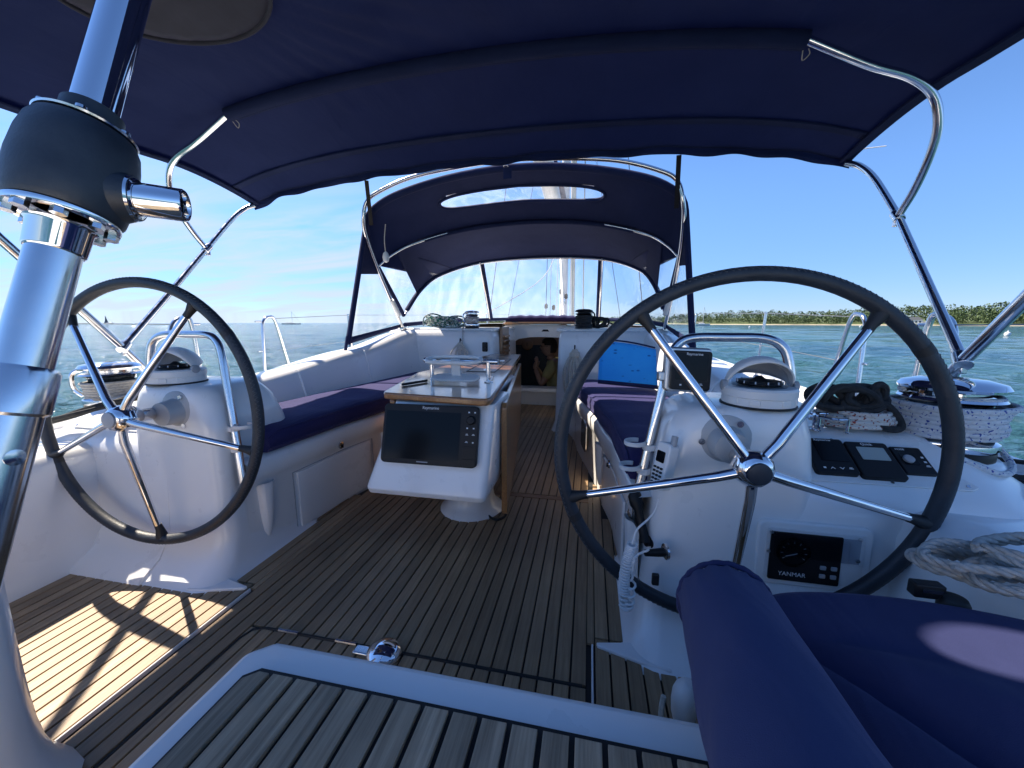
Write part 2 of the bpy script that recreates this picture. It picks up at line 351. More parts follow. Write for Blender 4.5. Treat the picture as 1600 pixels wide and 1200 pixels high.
def lerp(tab, y):
    if y <= tab[0][0]: return tab[0][1]
    for (a, b), (c, d) in zip(tab, tab[1:]):
        if y <= c: t = (y-a)/(c-a); t = t*t*(3-2*t)*0.5+t*0.5; return b+(d-b)*t
    return tab[-1][1]
# ================================================================= SEA AND SHORE
WZ = -1.0
def build_sea():
    radii = [1.0]
    while radii[-1] < 9000: radii.append(radii[-1]*1.021+0.02)
    nr = len(radii); na_ = 900; r = np.array(radii)[:, None]; a = np.linspace(0, 2*np.pi, na_, endpoint=False)[None, :]
    X = 0.5+r*np.cos(a); Y = 0.5+r*np.sin(a); Z = np.zeros_like(X); rs = np.random.RandomState(4)
    for i in range(46):
        wl = 0.45*1.095**i*0.8; th = rs.normal(R(255), 0.7); k = 2*np.pi/wl; amp = 0.0155*wl**0.6
        if wl > 4: amp *= 0.35
        fade = np.clip((wl/(np.maximum(r*0.021, r*2*np.pi/na_)*3.0))-0.6, 0, 1)
        ph = k*(X*np.cos(th)+Y*np.sin(th))+rs.uniform(0, 6.28)
        Z += amp*fade*(np.sin(ph)+0.25*np.sin(2*ph+0.6))
    Z += WZ
    V = np.stack([X, Y, Z+0*X], -1).reshape(-1, 3)
    i, j = np.meshgrid(np.arange(nr-1), np.arange(na_), indexing='ij'); j2 = (j+1) % na_
    F = np.stack([i*na_+j, (i+1)*na_+j, (i+1)*na_+j2, i*na_+j2], -1).reshape(-1, 4)
    me = bpy.data.meshes.new('water'); me.vertices.add(len(V)); me.vertices.foreach_set('co', V.ravel().astype(np.float32))
    me.loops.add(F.size); me.loops.foreach_set('vertex_index', F.ravel().astype(np.int32))
    me.polygons.add(len(F)); me.polygons.foreach_set('loop_start', np.arange(0, F.size, 4, dtype=np.int32))
    me.polygons.foreach_set('use_smooth', np.ones(len(F), dtype=bool)); me.update(); me.validate()
    me.materials.append(MATS['sea']); o = bpy.data.objects.new('water', me); col.objects.link(o); o['kind'] = 'structure'; o['label'] = 'choppy blue green sea around the yacht'
build_sea()
def bearing(px): return at(px, 504.4, Y=1000.0)-CP
def shore_pt(px, dist):
    d = bearing(px); d.z = 0; d.normalize(); return CP+d*dist
SH = [(660, 2600), (760, 2200), (900, 1500), (1000, 950), (1085, 520), (1200, 450), (1350, 425), (1500, 415), (1700, 410), (1900, 400), (2300, 390), (3000, 390)]
def shore_d(px): return lerp(SH, px)
pxs = list(range(660, 3001, 20))
rows = []
for px in pxs:
    d0 = shore_d(px); row = []
    wv = 6*math.sin(px*0.031)+4*math.sin(px*0.083)
    for dd, z in ((-10, WZ-0.6), (0, WZ-0.05), (4, WZ+0.3), (8, WZ+0.55), (30, WZ+2.2), (90, WZ+6+2*math.sin(px*0.012)), (220, WZ+9), (500, WZ+6)):
        p = shore_pt(px, (d0+wv)+dd); row.append(Vector((p.x, p.y, z)))
    rows.append(row)
o = MB().grid([[r_[k] for k in range(4)] for r_ in rows]).build('beach', 'sand'); o['kind'] = 'structure'; o['label'] = 'thin pale sand beach along the wooded shore'
o = MB().grid([[r_[k]+Vector((0, 0, 0.004 if k == 3 else 0)) for k in range(3, 8)] for r_ in rows]).build('far_shore', 'grass_land'); o['kind'] = 'structure'; o['label'] = 'low green land behind the beach'
def build_forest():
    V = []; F = []
    rs = random.Random(11)
    def clump(c, s):
        k = len(V)
        a = rs.uniform(0, 6.28); t = rs.uniform(-0.9, 0.9)
        u = Vector((math.cos(a), math.sin(a), t)).normalized(); v_ = u.cross(Vector((rs.uniform(-1, 1), rs.uniform(-1, 1), rs.uniform(-1, 1)))).normalized()
        n_ = u.cross(v_)
        for q_ in range(5):
            an = q_*1.2566+rs.uniform(-.3, .3); rr = s*rs.uniform(0.6, 1.1)
            V.append(c+u*math.cos(an)*rr+v_*math.sin(an)*rr+n_*rs.uniform(-.3, .3)*s)
        F.append((k, k+1, k+2, k+3, k+4))
    px = 680.0
    while px < 2300:
        d0 = shore_d(px); step = 2.2*600/max(d0, 1)*1.6
        for lane in range(4):
            if rs.random() < 0.12: continue
            dd = d0+13+lane*rs.uniform(9, 14)+rs.uniform(-3, 3); p = shore_pt(px+rs.uniform(-2, 2), dd)
            h = rs.uniform(5.5, 8.5)+lane*0.9+2.2*math.sin(px*0.021)*math.sin(px*0.0077+1)
            if d0 > 900: h *= 1.25
            gz = WZ+1.2+lane*1.1; w_ = rs.uniform(2.2, 3.8)
            if 1405 < px < 1452 and lane < 2: continue
            for _ in range(70 if d0 < 600 else 20):
                th = rs.uniform(0, 6.28); zz_ = rs.random()**0.8; rad = w_*math.sqrt(max(0.05, 1-(abs(zz_-0.5)*1.75)**2))*rs.uniform(0.5, 1.05)
                clump(Vector((p.x+math.cos(th)*rad, p.y+math.sin(th)*rad, gz+0.6+zz_*h)), rs.uniform(0.32, 0.8)*(1.0 if d0 < 600 else 2.2))
        px += max(0.9, step)
    me = bpy.data.meshes.new('forest'); me.from_pydata(V, [], F); me.materials.append(MATS['foliage'])
    o = bpy.data.objects.new('forest', me); col.objects.link(o); o['kind'] = 'stuff'; o['label'] = 'dense green wood along the far shore'; o['category'] = 'forest'
build_forest()
def house():
    p = shore_pt(1428, shore_d(1428)+16); p.z = WZ+1.2; d = (p-CP); d.z = 0; d.normalize(); rt = Vector((d.y, -d.x, 0))
    M = frame(p, rt, (0, 0, 1)); h = thing('beach_house', p, 'white beach house with grey hipped roof among the shore trees', 'house')
    MB().box((0, 1.5, 0), (9, 3.0, 6), M).build('wall', 'house_white', h)
    MB().prism([(-5, 3), (5, 3), (2.2, 5.2), (-2.2, 5.2)], -3.3, 3.3, M).build('roof', 'house_roof', h)
    MB().box((-6, 1.1, 0.4), (3.4, 2.2, 4.6), M).build('wing', 'house_white', h)
    MB().box((5.7, 0.9, 0.6), (2.8, 1.8, 4), M).build('porch', 'house_white', h)
    for x in (-3.2, -1.1, 1.1, 3.2): MB().box((x, 1.6, 3.03), (1.0, 1.3, 0.12), M).build('window', 'window_dark', h)
house()
def far_boat(px, dist, L, mast, label, sail=0, heel=0, turn=1.0):
    p = shore_pt(px, dist); p.z = WZ; d = (p-CP); d.z = 0; d.normalize(); rt = (Vector((d.y, -d.x, 0))*turn+d*(1-turn)).normalized()
    M = frame(p, rt, (0, 0, 1)) @ Matrix.Rotation(heel, 4, 'Z'); t = thing('sailing_boat', p, label, 'sailboat')
    rows_ = []
    for k in range(9):
        u = -1+k/4; wd = 0.16*L*(1-abs(u)**2.6*(1 if u > 0 else 0.5)); 
        rows_.append([M @ Vector((u*L/2, y, z*wd)) for y, z in ((-0.3, 0), (0.1, 0.7), (1.1+0.25*u*u, 1), (1.15+0.25*u*u, 0), (1.1+0.25*u*u, -1), (0.1, -0.7))])
    MB().grid(rows_, closed=True, caps=True).build('hull', 'boat_white', t)
    MB().box((-0.02*L, 1.45, 0), (0.36*L, 0.6, 0.16*L), M).build('cabin', 'boat_white', t, bevel=0.1)
    MB().tube([M @ Vector((0.06*L, 1, 0)), M @ Vector((0.06*L, mast, 0))], max(0.13, dist*0.00028), 6).build('mast', 'mast_alu' if not sail else 'sail_dark', t)
    MB().tube([M @ Vector((0.05*L, 2.4, 0)), M @ Vector((-0.36*L, 2.3, 0))], 0.25, 6).build('boom', 'sail_cloth', t)
    MB().tube([M @ Vector((0.5*L, 1.3, 0)), M @ Vector((0.06*L, mast*0.97, 0))], dist*0.0001+.02, 5).build('forestay', 'wire', t)
    if sail: MB().prism([(0.04*L, 2.6), (-0.36*L, 2.5), (-0.1*L, mast*0.6), (0.04*L, mast*0.97)], -0.05, 0.05, M).build('sail', 'sail_dark', t)
far_boat(455, 640, 24, 18, 'anchored white yacht with bare mast on the open horizon')
far_boat(169, 900, 12, 13, 'small dark sailed boat heeling on the open horizon', 1, R(14), 0.7)
far_boat(1097, 300, 10, 13, 'moored white sloop with bare mast off the wooded shore', 0, 0, 0.9)
def buoy(px, dist, label):
    p = shore_pt(px, dist); p.z = WZ-0.1
    MBb = MB().lathe([(0.02, 0), (0.3, 0.1), (0.38, 0.35), (0.28, 0.62), (0.07, 0.72), (0.05, 0.95)], p, seg=12)
    tag(MBb.build('mooring_buoy', 'boat_white', loc=p), label, 'buoy', 'white mooring buoys')
for px, d, lab in ((1578, 95, 'white mooring buoy floating alone on the open water off the beach'), (1172, 190, 'small white mooring buoy floating near the moored white sloop'), (1345, 240, 'small white mooring buoy floating off the beach house')): buoy(px, d, lab)
# ================================================================= YACHT
yacht = thing('yacht', (0, 0, 0), 'white fibreglass sailing yacht with a teak laid cockpit', 'yacht')
BASE = [(-0.8, 1.40), (0.9, 1.38), (1.0, 0.76), (1.7, 0.71), (2.0, 0.66), (3.0, 0.48), (3.35, 0.40)]
XO = [(1.0, 1.20), (1.6, 1.16), (3.15, 1.0), (3.4, 0.96)]
ZC = [(1.0, 0.60), (1.3, 0.615), (1.8, 0.66), (2.6, 0.765), (3.3, 0.885), (4.2, 0.94)]
HB = [(-1.0, 1.95), (0.5, 2.12), (3, 2.25), (6, 2.2), (9, 1.7), (11.5, 0.95), (13.2, 0.05)]
def zdk(y): return 0.42+0.02*max(0, y-3)
for s in (-1, 1):
    # hull and side deck
    rows = []
    y = -1.0
    while y <= 13.21:
        h = lerp(HB, y); zd = zdk(y)
        rows.append([Vector((s*x, y, z)) for x, z in ((h*0.72, -1.5), (h*0.93, -1.0), (h*0.985, -0.4), (h, zd-0.02), (h-0.01, zd+0.035), (h-0.05, zd+0.035), (h-0.055, zd), (max(0, min(h*0.5, h-0.4)) if y > 4.2 else min(h-0.06, 1.62 if y > 1.2 else 1.7), zd+0.01 if y > 1.2 else zd-0.01))]); y += 0.355
    MB().grid(rows).build('hull', 'gelcoat', yacht, smooth=30)
    # seat, backrest and coaming
    rows = []
    for k in range(49):
        y = 1.40+k*(3.36-1.40)/48; xb = lerp(BASE, y); xo = lerp(XO, y); zc = lerp(ZC, y)
        pr = [(xb+0.0, -0.05), (xb+0.0, 0.05), (xb-0.005, 0.30), (xb-0.02, 0.325), (xb-0.03, 0.35), (xb-0.03, 0.40), (xb-0.015, 0.418), (xb+0.02, 0.424), (xo-0.02, 0.424), (xo, 0.44), (xo+0.05, zc-0.06), (xo+0.065, zc-0.025), (xo+0.095, zc-0.004), (xo+0.13, zc), (xo+0.26, zc-0.01), (xo+0.31, zc-0.05), (xo+0.40, 0.50), (xo+0.46, zdk(y)+0.02), (xo+0.5, zdk(y)-0.01)]
        rows.append([Vector((s*a, y, b)) for a, b in pr])
    MB().grid(rows).build('seat_and_coaming', 'gelcoat', yacht, smooth=50)
    rows = []
    for k in range(6):
        y = 1.18+k*0.05; xb = lerp(BASE, y)
        rows.append([Vector((s*a, y, b)) for a, b in ((xb, -0.05), (xb, 0.05), (xb-0.005, 0.30), (xb-0.02, 0.325), (xb-0.03, 0.35), (xb-0.03, 0.40), (xb-0.015, 0.417), (xb+0.02, 0.423), (xb+0.3, 0.423))])
    MB().grid(rows).build('seat_end', 'gelcoat', yacht, smooth=50)
    # upright seams that divide the backrest into panels
    for yy in (2.02, 2.62, 1.6):
        xo = lerp(XO, yy); zc = lerp(ZC, yy)
        MB().tube(spline([(s*(xo+0.004), yy, 0.45), (s*(xo+0.046), yy, zc-0.065), (s*(xo+0.075), yy+0.01, zc-0.015), (s*(xo+0.13), yy+0.02, zc-0.001)], 5), 0.007, 6).build('backrest_seam', 'gelcoat', yacht)
    # inner wall and quarter beside the helm
    rows = []
    for k in range(13):
        y = -0.8+k*2.1/12
        rows.append([Vector((s*a, y, b)) for a, b in ((1.34, -0.04), (1.36, 0.02), (1.38, 0.40), (1.40, 0.455), (1.44, 0.475), (1.72, 0.47), (1.78, 0.43), (1.80, 0.40))])
    MB().grid(rows).build('quarter_moulding', 'gelcoat', yacht, smooth=50)
    for k in range(5):
        pl = MB().box((s*(1.49+0.044*k), 0.05, 0.482), (0.04, 1.5, 0.012)).build('plank', 'teak_grey', yacht, bevel=0.002)
# seat fronts: locker lids, latches, tapered brackets
def wallpt(s, y, z, off=0.0): return Vector((s*(lerp(BASE, y)-0.004-off), y, z))
for s in (-1, 1):
    rows = [[wallpt(s, y, z, 0.004) for z in (0.02, 0.10, 0.2, 0.285)] for y in [1.42+0.05*k for k in range(11)]]
    lid = MB().grid(rows).build('locker_lid', 'gelcoat', yacht, solid=0.012, bevel=0.004)
    gp = [wallpt(s, 1.40, 0.02, 0.003), wallpt(s, 1.40, 0.287, 0.003)]+[wallpt(s, 1.40+0.54*k/8, 0.292, 0.003) for k in range(9)]+[wallpt(s, 1.945, 0.02, 0.003)]
    MB().tube(gp, 0.0022, 6).build('lid_gap', 'grey_plastic', lid)
    c = wallpt(s, 1.68, 0.335, 0.03); M = frame(c, (0, -s, 0), (0, 0, 1)) if s > 0 else frame(c, (0, 1, 0), (0, 0, 1))
    MB().lathe([(0.019, 0), (0.019, 0.006), (0.014, 0.009), (0.004, 0.009)], (0, 0, 0), seg=18).xf(M).build('latch', 'steel', lid)
    MB().box((0, -0.004, 0.012), (0.006, 0.018, 0.006)).xf(M).build('latch_tongue', 'black_plastic', lid)
    for y in (1.26, 2.06):
        rows = []
        for z, d, w_ in ((0.31, 0.035, 0.075), (0.2, 0.03, 0.06), (0.12, 0.022, 0.045), (0.07, 0.006, 0.025)):
            rows.append([wallpt(s, y-w_/2, z, -0.01), wallpt(s, y-w_/2+0.006, z, d), wallpt(s, y+w_/2-0.006, z, d), wallpt(s, y+w_/2, z, -0.01)])
        MB().grid(rows).build('seat_bracket', 'gelcoat', yacht, sub=2)
# engine control recess on the starboard seat front
w1 = wallpt(1, 2.50, 0.225, 0.006); Mh = frame(w1, Vector((0.17, -1, 0)), (0, 0, 1))
bz = MB(); bz.prism(rrect(0.19, 0.20, 0.03), 0, 0.012, Mh); fr_ = bz.build('recess_frame', 'steel', yacht, bevel=0.003)
MB().prism(rrect(0.165, 0.175, 0.025), 0.0125, 0.014, Mh).build('recess', 'window_dark', fr_)
# cockpit sole with laid planks
sole = MB().prism([(-1.42, -0.7), (1.42, -0.7), (1.42, 1.35), (0.8, 1.6), (0.78, 2.2), (0.5, 3.4), (0.45, 4.5), (-0.45, 4.5), (-0.5, 3.4), (-0.78, 2.2), (-0.8, 1.6), (-1.42, 1.35)], -0.03, -0.002).build('cockpit_sole', 'caulk', yacht)
PC = {}
def plank(x, y0, y1, z=0.0, wd=0.0385, mat='teak_sole', parent=None, dx=0.0):
    L = round(y1-y0, 3); key = (L, wd, mat)
    if key not in PC:
        PC[key] = MB().box((0, 0, 0), (wd, L, 0.012)).build('plank', mat, parent or sole, bevel=0.0015)
        ob = PC[key]
    else:
        ob = PC[key].copy(); col.objects.link(ob)
    ob.parent = parent or sole; ob.location = (x, (y0+y1)/2, z); return ob
P_ = 0.0438
n = int(0.60/P_)
def edge_y(x):     # where the seat base cuts a plank off, forward
    for k in range(80):
        y = 1.0+k*0.03
        if lerp(BASE, y)+0.03 < abs(x): return y
    return 3.4
for k in range(-13, 14):
    x = k*P_
    ye = edge_y(x)
    if ye > 2.0:
        plank(x, 0.895 if x > -0.45 else -0.6, 1.955); plank(x, 2.005, round(ye, 1))
    else: plank(x, 0.895 if x > -0.45 else -0.6, round(ye, 1))
    if abs(x) < 0.30: plank(x, 3.405, 4.42)
    if x > -0.45: plank(x, -0.6, 0.885)
MB().box((0, 1.98, -0.0005), (1.3, 0.04, 0.012)).build('plank', 'teak_trim', sole, bevel=0.0015)
for s in (-1, 1):
    for k in range(18):
        x = s*(0.635+P_*k)
        if abs(x) < 1.37: plank(x, -0.6, 1.05 if abs(x) < 1.3 else 0.98, 0.003)
    for k in range(3): plank(s*(0.635+P_*k), 1.06, 2.2 if k < 1 else 1.8, 0.0)
    plank(s*0.602, 1.035, 2.1, 0.0, 0.022)
    MB().box((s*0.607, 0.22, 0.001), (0.006, 1.62, 0.020)).build('sole_trim', 'gelcoat', sole, bevel=0.003)
MB().tube([(-0.452, -0.6, 0.004), (-0.452, 0.84, 0.004), (-0.44, 0.876, 0.004), (-0.40, 0.89, 0.004), (0.58, 0.89, 0.004)], 0.0055, 6).build('hatch_seal', 'caulk', sole)
for x in (-0.32, -0.12):
    MB().tube([(x-0.035, 0.888, 0.010), (x+0.035, 0.888, 0.010)], 0.0055, 8).build('hatch_hinge', 'steel', sole)
# chrome cap on the sole
cp_ = at(600, 1026, Z=0.0)
t = thing('deck_cap', cp_, 'round polished deck cap set in the teak sole behind the step', 'deck fitting')
MB().lathe([(0.052, 0.004), (0.052, 0.014), (0.046, 0.024), (0.034, 0.034), (0.015, 0.040), (0.003, 0.041)], cp_, seg=32).build('cap', 'chrome', t)
MB().box((cp_.x-0.065, cp_.y-0.006, 0.012), (0.05, 0.03, 0.012)).build('lug', 'steel', t, bevel=0.004)
# bulkheads, coachroof, companionway
for s in (-1, 1):
    xi = 0.285 if s > 0 else 0.26
    rows = []
    for z, x0, y0 in ((0.0, xi-0.03, 3.27), (0.03, xi-0.012, 3.29), (0.08, xi, 3.31), (0.5, xi+0.012, 3.325), (0.82, xi+0.02, 3.335), (0.87, xi+0.032, 3.35), (0.892, xi+0.06, 3.38)):
        rows.append([Vector((s*a, b, z)) for a, b in ((1.3, y0), (x0+0.06, y0), (x0+0.025, y0+0.008), (x0+0.008, y0+0.025), (x0, y0+0.06), (x0, 4.4), (1.3, 4.4))])
    MB().grid(rows, closed=True, caps=True).build('bulkhead', 'gelcoat', yacht, smooth=50)
    MB().box((s*0.78, 3.93, 0.895), (1.0, 1.02, 0.03)).build('coachroof_edge', 'gelcoat', yacht, bevel=0.012)
roof = []
for k in range(18):
    y = 4.36+k*0.33; hw = 1.32-0.045*max(0, y-5)**1.3; z0 = 0.955+0.012*math.sin(min(1, (y-4.36)/4)*math.pi)
    roof.append([Vector((hw*u, y, z0-0.045*abs(u)**3-(0.4 if abs(u) > 1 else 0))) for u in (-1.06, -1, -0.92, -0.7, -0.4, 0, 0.4, 0.7, 0.92, 1, 1.06)])
mrf = MB().grid(roof)
mrf.f = [f for f in mrf.f if not (abs((sum((mrf.v[i] for i in f), Vector())/4).x) < 0.5 and 5.25 < (sum((mrf.v[i] for i in f), Vector())/4).y < 5.9)]  # roof opening added to let daylight in on the person below
rf_ = mrf.build('coachroof', 'gelcoat', yacht, smooth=50)
MB().box((0, 5.52, 0.972), (1.06, 0.7, 0.012)).build('added_skylight', 'perspex', rf_, bevel=0.003)  # unseen pane over the added opening
# companionway wall with an arched opening
op = [(-0.305, 0.22), (-0.30, 0.70), (-0.285, 0.745), (-0.24, 0.775), (-0.1, 0.797), (0.05, 0.80), (0.2, 0.795), (0.275, 0.79), (0.275, 0.22)]
outer = [(-0.5, 0.0), (-0.5, 0.86), (-0.4, 0.925), (-0.24, 0.94), (-0.1, 0.94), (0.05, 0.94), (0.2, 0.94), (0.5, 0.93), (0.5, 0.0)]
mb = MB(); nO = len(op)
vs_ = [Vector((a, 4.36, b)) for a, b in op]+[Vector((a, 4.36, b)) for a, b in outer]+[Vector((a, 4.43, b)) for a, b in op]+[Vector((a, 4.43, b)) for a, b in outer]
fs_ = []
for i in range(nO):
    j = (i+1) % nO
    fs_ += [(i, j, nO+j, nO+i), (2*nO+i, 3*nO+i, 3*nO+j, 2*nO+j), (i, 2*nO+i, 2*nO+j, j), (nO+i, nO+j, 3*nO+j, 3*nO+i)]
mb.add(vs_, fs_).build('companionway_wall', 'gelcoat', yacht, smooth=30)
MB().box((0, 4.30, 0.20), (0.66, 0.14, 0.045)).build('companionway_sill', 'gelcoat', yacht, bevel=0.01)
MB().prism([(-0.37, 4.24), (0.40, 4.24), (0.44, 4.32), (0.44, 4.9), (-0.41, 4.9), (-0.41, 4.32)], 0.943, 0.968).build('hatch_trim', 'varnish', yacht, bevel=0.006)
MB().prism([(0.03, 0.862), (0.12, 0.862), (0.10, 0.885), (0.05, 0.885)], -4.362, -4.345, Matrix.Rotation(R(90), 4, 'X')).build('hatch_lock', 'black_plastic', yacht, bevel=0.003)
lp = MB().box((-0.262, 3.72, 0.72), (0.03, 0.30, 0.40)).build('louvre_panel', 'varnish', yacht, bevel=0.004)
for k in range(6):
    MB().box((-0.238, 3.72, 0.58+0.05*k), (0.022, 0.22, 0.02), ).build('slat', 'varnish_z', lp, bevel=0.002)
# below decks
cabin = MB(); cabin.box((0, 6.4, -0.98), (2.6, 3.9, 0.04)); cb_ = cabin.build('cabin_sole', 'cabin_sole', yacht)
cw = MB(); cw.box((-1.3, 6.4, -0.05), (0.04, 3.9, 1.8)); cw.box((1.3, 6.4, -0.05), (0.04, 3.9, 1.8)); cw.box((0, 8.3, -0.05), (2.6, 0.04, 1.8)); cw.build('cabin_lining', 'cabin_wood', yacht)
cb2 = MB().box((0.1, 5.72, 0.30), (1.9, 0.03, 1.20)).build('cabin_bulkhead', 'cabin_wood', yacht)
MB().box((-0.32, 5.70, 0.05), (0.62, 0.02, 1.16)).build('doorway_shade', 'window_dark', cb2)  # flat dark panel, painted shade of an open doorway
c = at(824, 538, Y=5.69)
MB().lathe([(0.085, 0), (0.085, 0.012), (0.07, 0.02), (0.05, 0.02)], c, (0, -1, 0), 28).build('round_vent', 'cabin_wood', cb2)
MB().box((c.x, 5.665, c.z), (0.008, 0.006, 0.05)).build('vent_slot', 'black_plastic', cb2)
# white moulded post at the port quarter
rows = []
for k in range(16):
    z = 0.02+0.76*k/15; fl_ = 0.085*math.exp(-z/0.06)+0.03*(1-z/0.78)
    cx = -0.56+0.08*(z/0.78); w_ = 0.075+fl_; d_ = 0.08+fl_*0.7
    rows.append([Vector((cx-0.03+w_*a, 0.36+d_*b, z)) for a, b in rrect(2, 2, 0.7, 3)])
MB().grid(rows, closed=True, caps=True).build('quarter_post', 'gelcoat', yacht, smooth=60)
# unseen stern bench, added to bounce sunlight forward into the cockpit
MB().prism([(-1.0, 0.0), (-0.42, 0.0), (-0.40, 0.42), (-0.44, 0.45), (-0.86, 0.45), (-0.98, 0.80), (-1.02, 0.83), (-1.10, 0.83), (-1.10, -0.3), (-1.0, -0.3)], -1.55, 1.55, Matrix(((0, 0, 1, 0), (1, 0, 0, 0), (0, 1, 0, 0), (0, 0, 0, 1)))).build('bounce_bench', 'gelcoat', yacht, bevel=0.02)
MB().box((0, -1.06, -0.45), (3.6, 0.12, 1.5)).build('transom', 'gelcoat', yacht, bevel=0.03)
# ================================================================= STEP
t = thing('aft_step', (0.4, 0.25, 0.0), 'white box step with broad teak planks on top', 'step')
ZS = 0.38
MB().prism([(-0.02, -0.5), (0.95, -0.5), (0.95, 0.525), (0.02, 0.525), (-0.02, 0.49)], 0.02, ZS).build('box', 'gelcoat', t, bevel=0.016)
MB().prism([(0.025, -0.5), (0.92, -0.5), (0.94, 0.463), (0.045, 0.463), (0.025, 0.445)], ZS+0.001, ZS+0.004).build('caulk_bed', 'caulk', t)
for k in range(20):
    x = 0.052+0.0445*k
    yt = 0.452 if k else 0.436
    MB().prism([(x-0.01825, -0.49), (x+0.01825, -0.49), (x+0.01825, 0.4525), (x-0.01825+(0.018 if not k else 0), 0.4525), (x-0.01825, yt)], ZS+0.0015, ZS+0.011).build('plank', 'teak_grey', t, bevel=0.0015)
# ================================================================= HELM PEDESTALS
def pedestal(s, label):
    t = thing('helm_pedestal', (s*0.98, 1.3, 0), label, 'pedestal', 'moulded helm pedestals')
    rows = []
    for z, x0, x1, y0, y1, r in ((0.0, 0.69, 1.32, 0.955, 1.56, 0.09), (0.015, 0.715, 1.3, 0.975, 1.55, 0.09), (0.06, 0.735, 1.27, 1.04, 1.54, 0.075), (0.14, 0.752, 1.23, 1.087, 1.53, 0.065), (0.35, 0.770, 1.20, 1.105, 1.52, 0.06), (0.55, 0.79, 1.195, 1.118, 1.49, 0.06), (0.65, 0.806, 1.185, 1.122, 1.46, 0.065), (0.69, 0.83, 1.18, 1.126, 1.445, 0.08), (0.712, 0.855, 1.172, 1.135, 1.43, 0.075), (0.722, 0.89, 1.15, 1.155, 1.41, 0.07)):
        cx, cy = (x0+x1)/2, (y0+y1)/2
        rows.append([Vector((s*(cx+a), cy+b, z)) for a, b in rrect(x1-x0, y1-y0, r, 6)])
    MB().grid(rows, closed=True, caps=True).build('column', 'gelcoat', t, smooth=60)
    # outboard shelf with the sloping instrument face, curving down to the quarter
    rows = []
    for k in range(15):
        x = 1.02+k*0.06; dz = -0.0 if x < 1.6 else -0.9*(x-1.6)**1.3; da = 0 if x < 1.6 else -0.2*(x-1.6)
        rows.append([Vector((s*x, y+da*(1 if y < 1.4 else 0.2), max(0.0, z+dz) if z > 0.05 else z)) for y, z in ((0.95, -0.02), (0.965, 0.02), (1.04, 0.07), (1.085, 0.14), (1.10, 0.30), (1.112, 0.43), (1.125, 0.475), (1.145, 0.497), (1.175, 0.515), (1.315, 0.605), (1.345, 0.618), (1.38, 0.623), (1.44, 0.623), (1.48, 0.60), (1.50, 0.4), (1.50, -0.02))])
    MB().grid(rows, closed=True, caps=True).build('instrument_shelf', 'gelcoat', t, smooth=50)
    MB().prism([(s*0.618, 1.03), (s*0.622, 1.018), (s*0.74, 0.985), (s*0.82, 0.97), (s*0.82, 1.08), (s*0.72, 1.05)][::s], 0.0, 0.018).build('foot', 'gelcoat', t, bevel=0.004)
    hub = Vector((s*0.952, 1.125, 0.63))
    fl_ = MB().lathe([(0.076, 0), (0.076, 0.010), (0.071, 0.014), (0.05, 0.020), (0.047, 0.03), (0.042, 0.07), (0.03, 0.072)], hub+Vector((0, 0.012, 0)), (0, -1, 0), 36).build('shaft_flange', 'flange_grey', t)
    for a in (60, 180, 300):
        MB().lathe([(0.009, 0), (0.009, 0.004), (0.003, 0.004)], hub+Vector((0.063*math.cos(R(a)), -0.006, 0.063*math.sin(R(a)))), (0, -1, 0), 10).build('screw', 'steel', fl_)
    return t
ped = {}
ped[-1] = pedestal(-1, 'white moulded helm pedestal next to the long sunlit bench')
ped[1] = pedestal(1, 'white moulded helm pedestal that holds the engine panel')
# ================================================================= WHEELS
def wheel(loc, yaw, tilt, roll, label):
    t = thing('steering_wheel', (0, 0, 0), label, 'steering wheel', 'twin steering wheels')
    RR = 0.465; N = 96
    ring = [Vector((RR*math.cos(2*math.pi*k/N), 0, RR*math.sin(2*math.pi*k/N))) for k in range(N)]
    rim = MB().tube(ring, 0.0182, 16, closed=True).build('rim', 'leather', t)
    st = MB()
    for side in (1,):
        pts = []
        for k in range(420):
            a = 2*math.pi*k/420; ph = (0.55 if k % 2 else -0.05)+math.pi*0.98
            rr_ = RR+0.0186*math.cos(ph+2.2); yy = -abs(0.0186*math.sin(ph+2.2))
            pts.append(Vector((rr_*math.cos(a), yy, rr_*math.sin(a))))
        st.tube(pts, 0.0009, 4, closed=True)
    st.build('stitching', 'thread', rim)
    for a0 in (38, 205):
        pts = [Vector((RR*math.cos(R(a0+d)), 0, RR*math.sin(R(a0+d)))) for d in (-1.3, -0.6, 0, 0.6, 1.3)]
        MB().tube(pts, 0.0189, 16).build('tape_band', 'rubber', rim)
    for k in range(5):
        a = R(-90+72*k)+roll; d = Vector((math.cos(a), 0, math.sin(a))); h = Vector((0, -0.075, 0))
        sp = MB().tube([h+d*0.03, h*0.97+d*0.08, h*0.15+d*0.40, d*0.445], [0.0135, 0.013, 0.0105, 0.0095], 12).build('spoke', 'chrome', t)
        MB().tube([h*0.12+d*0.405, d*0.425+h*0.05, d*0.455], [0.0112, 0.0125, 0.019], 12).build('boot', 'rubber', sp)
    hb = MB().lathe([(0.030, -0.055), (0.036, -0.045), (0.046, -0.02), (0.047, 0.0), (0.044, 0.012), (0.034, 0.026), (0.027, 0.030)], (0, -0.075, 0), (0, -1, 0), 10).build('hub', 'chrome', t, bevel=0.002)
    MB().lathe([(0.027, 0.0), (0.026, 0.006), (0.018, 0.008), (0.004, 0.0085)], (0, -0.1045, 0), (0, -1, 0), 28).build('cap', 'grey_plastic' if label.find('bench') > 0 else 'gearbox', hb)
    MB().lathe([(0.022, 0), (0.022, 0.075)], (0, -0.03, 0), (0, 1, 0), 20).build('shaft', 'steel', t)
    t.location = loc; t.rotation_euler = (tilt, 0, yaw)
wheel((-0.985, 1.04, 0.635), R(2.0), R(-3.5), R(4), 'large leather rimmed steering wheel in front of the long bench')
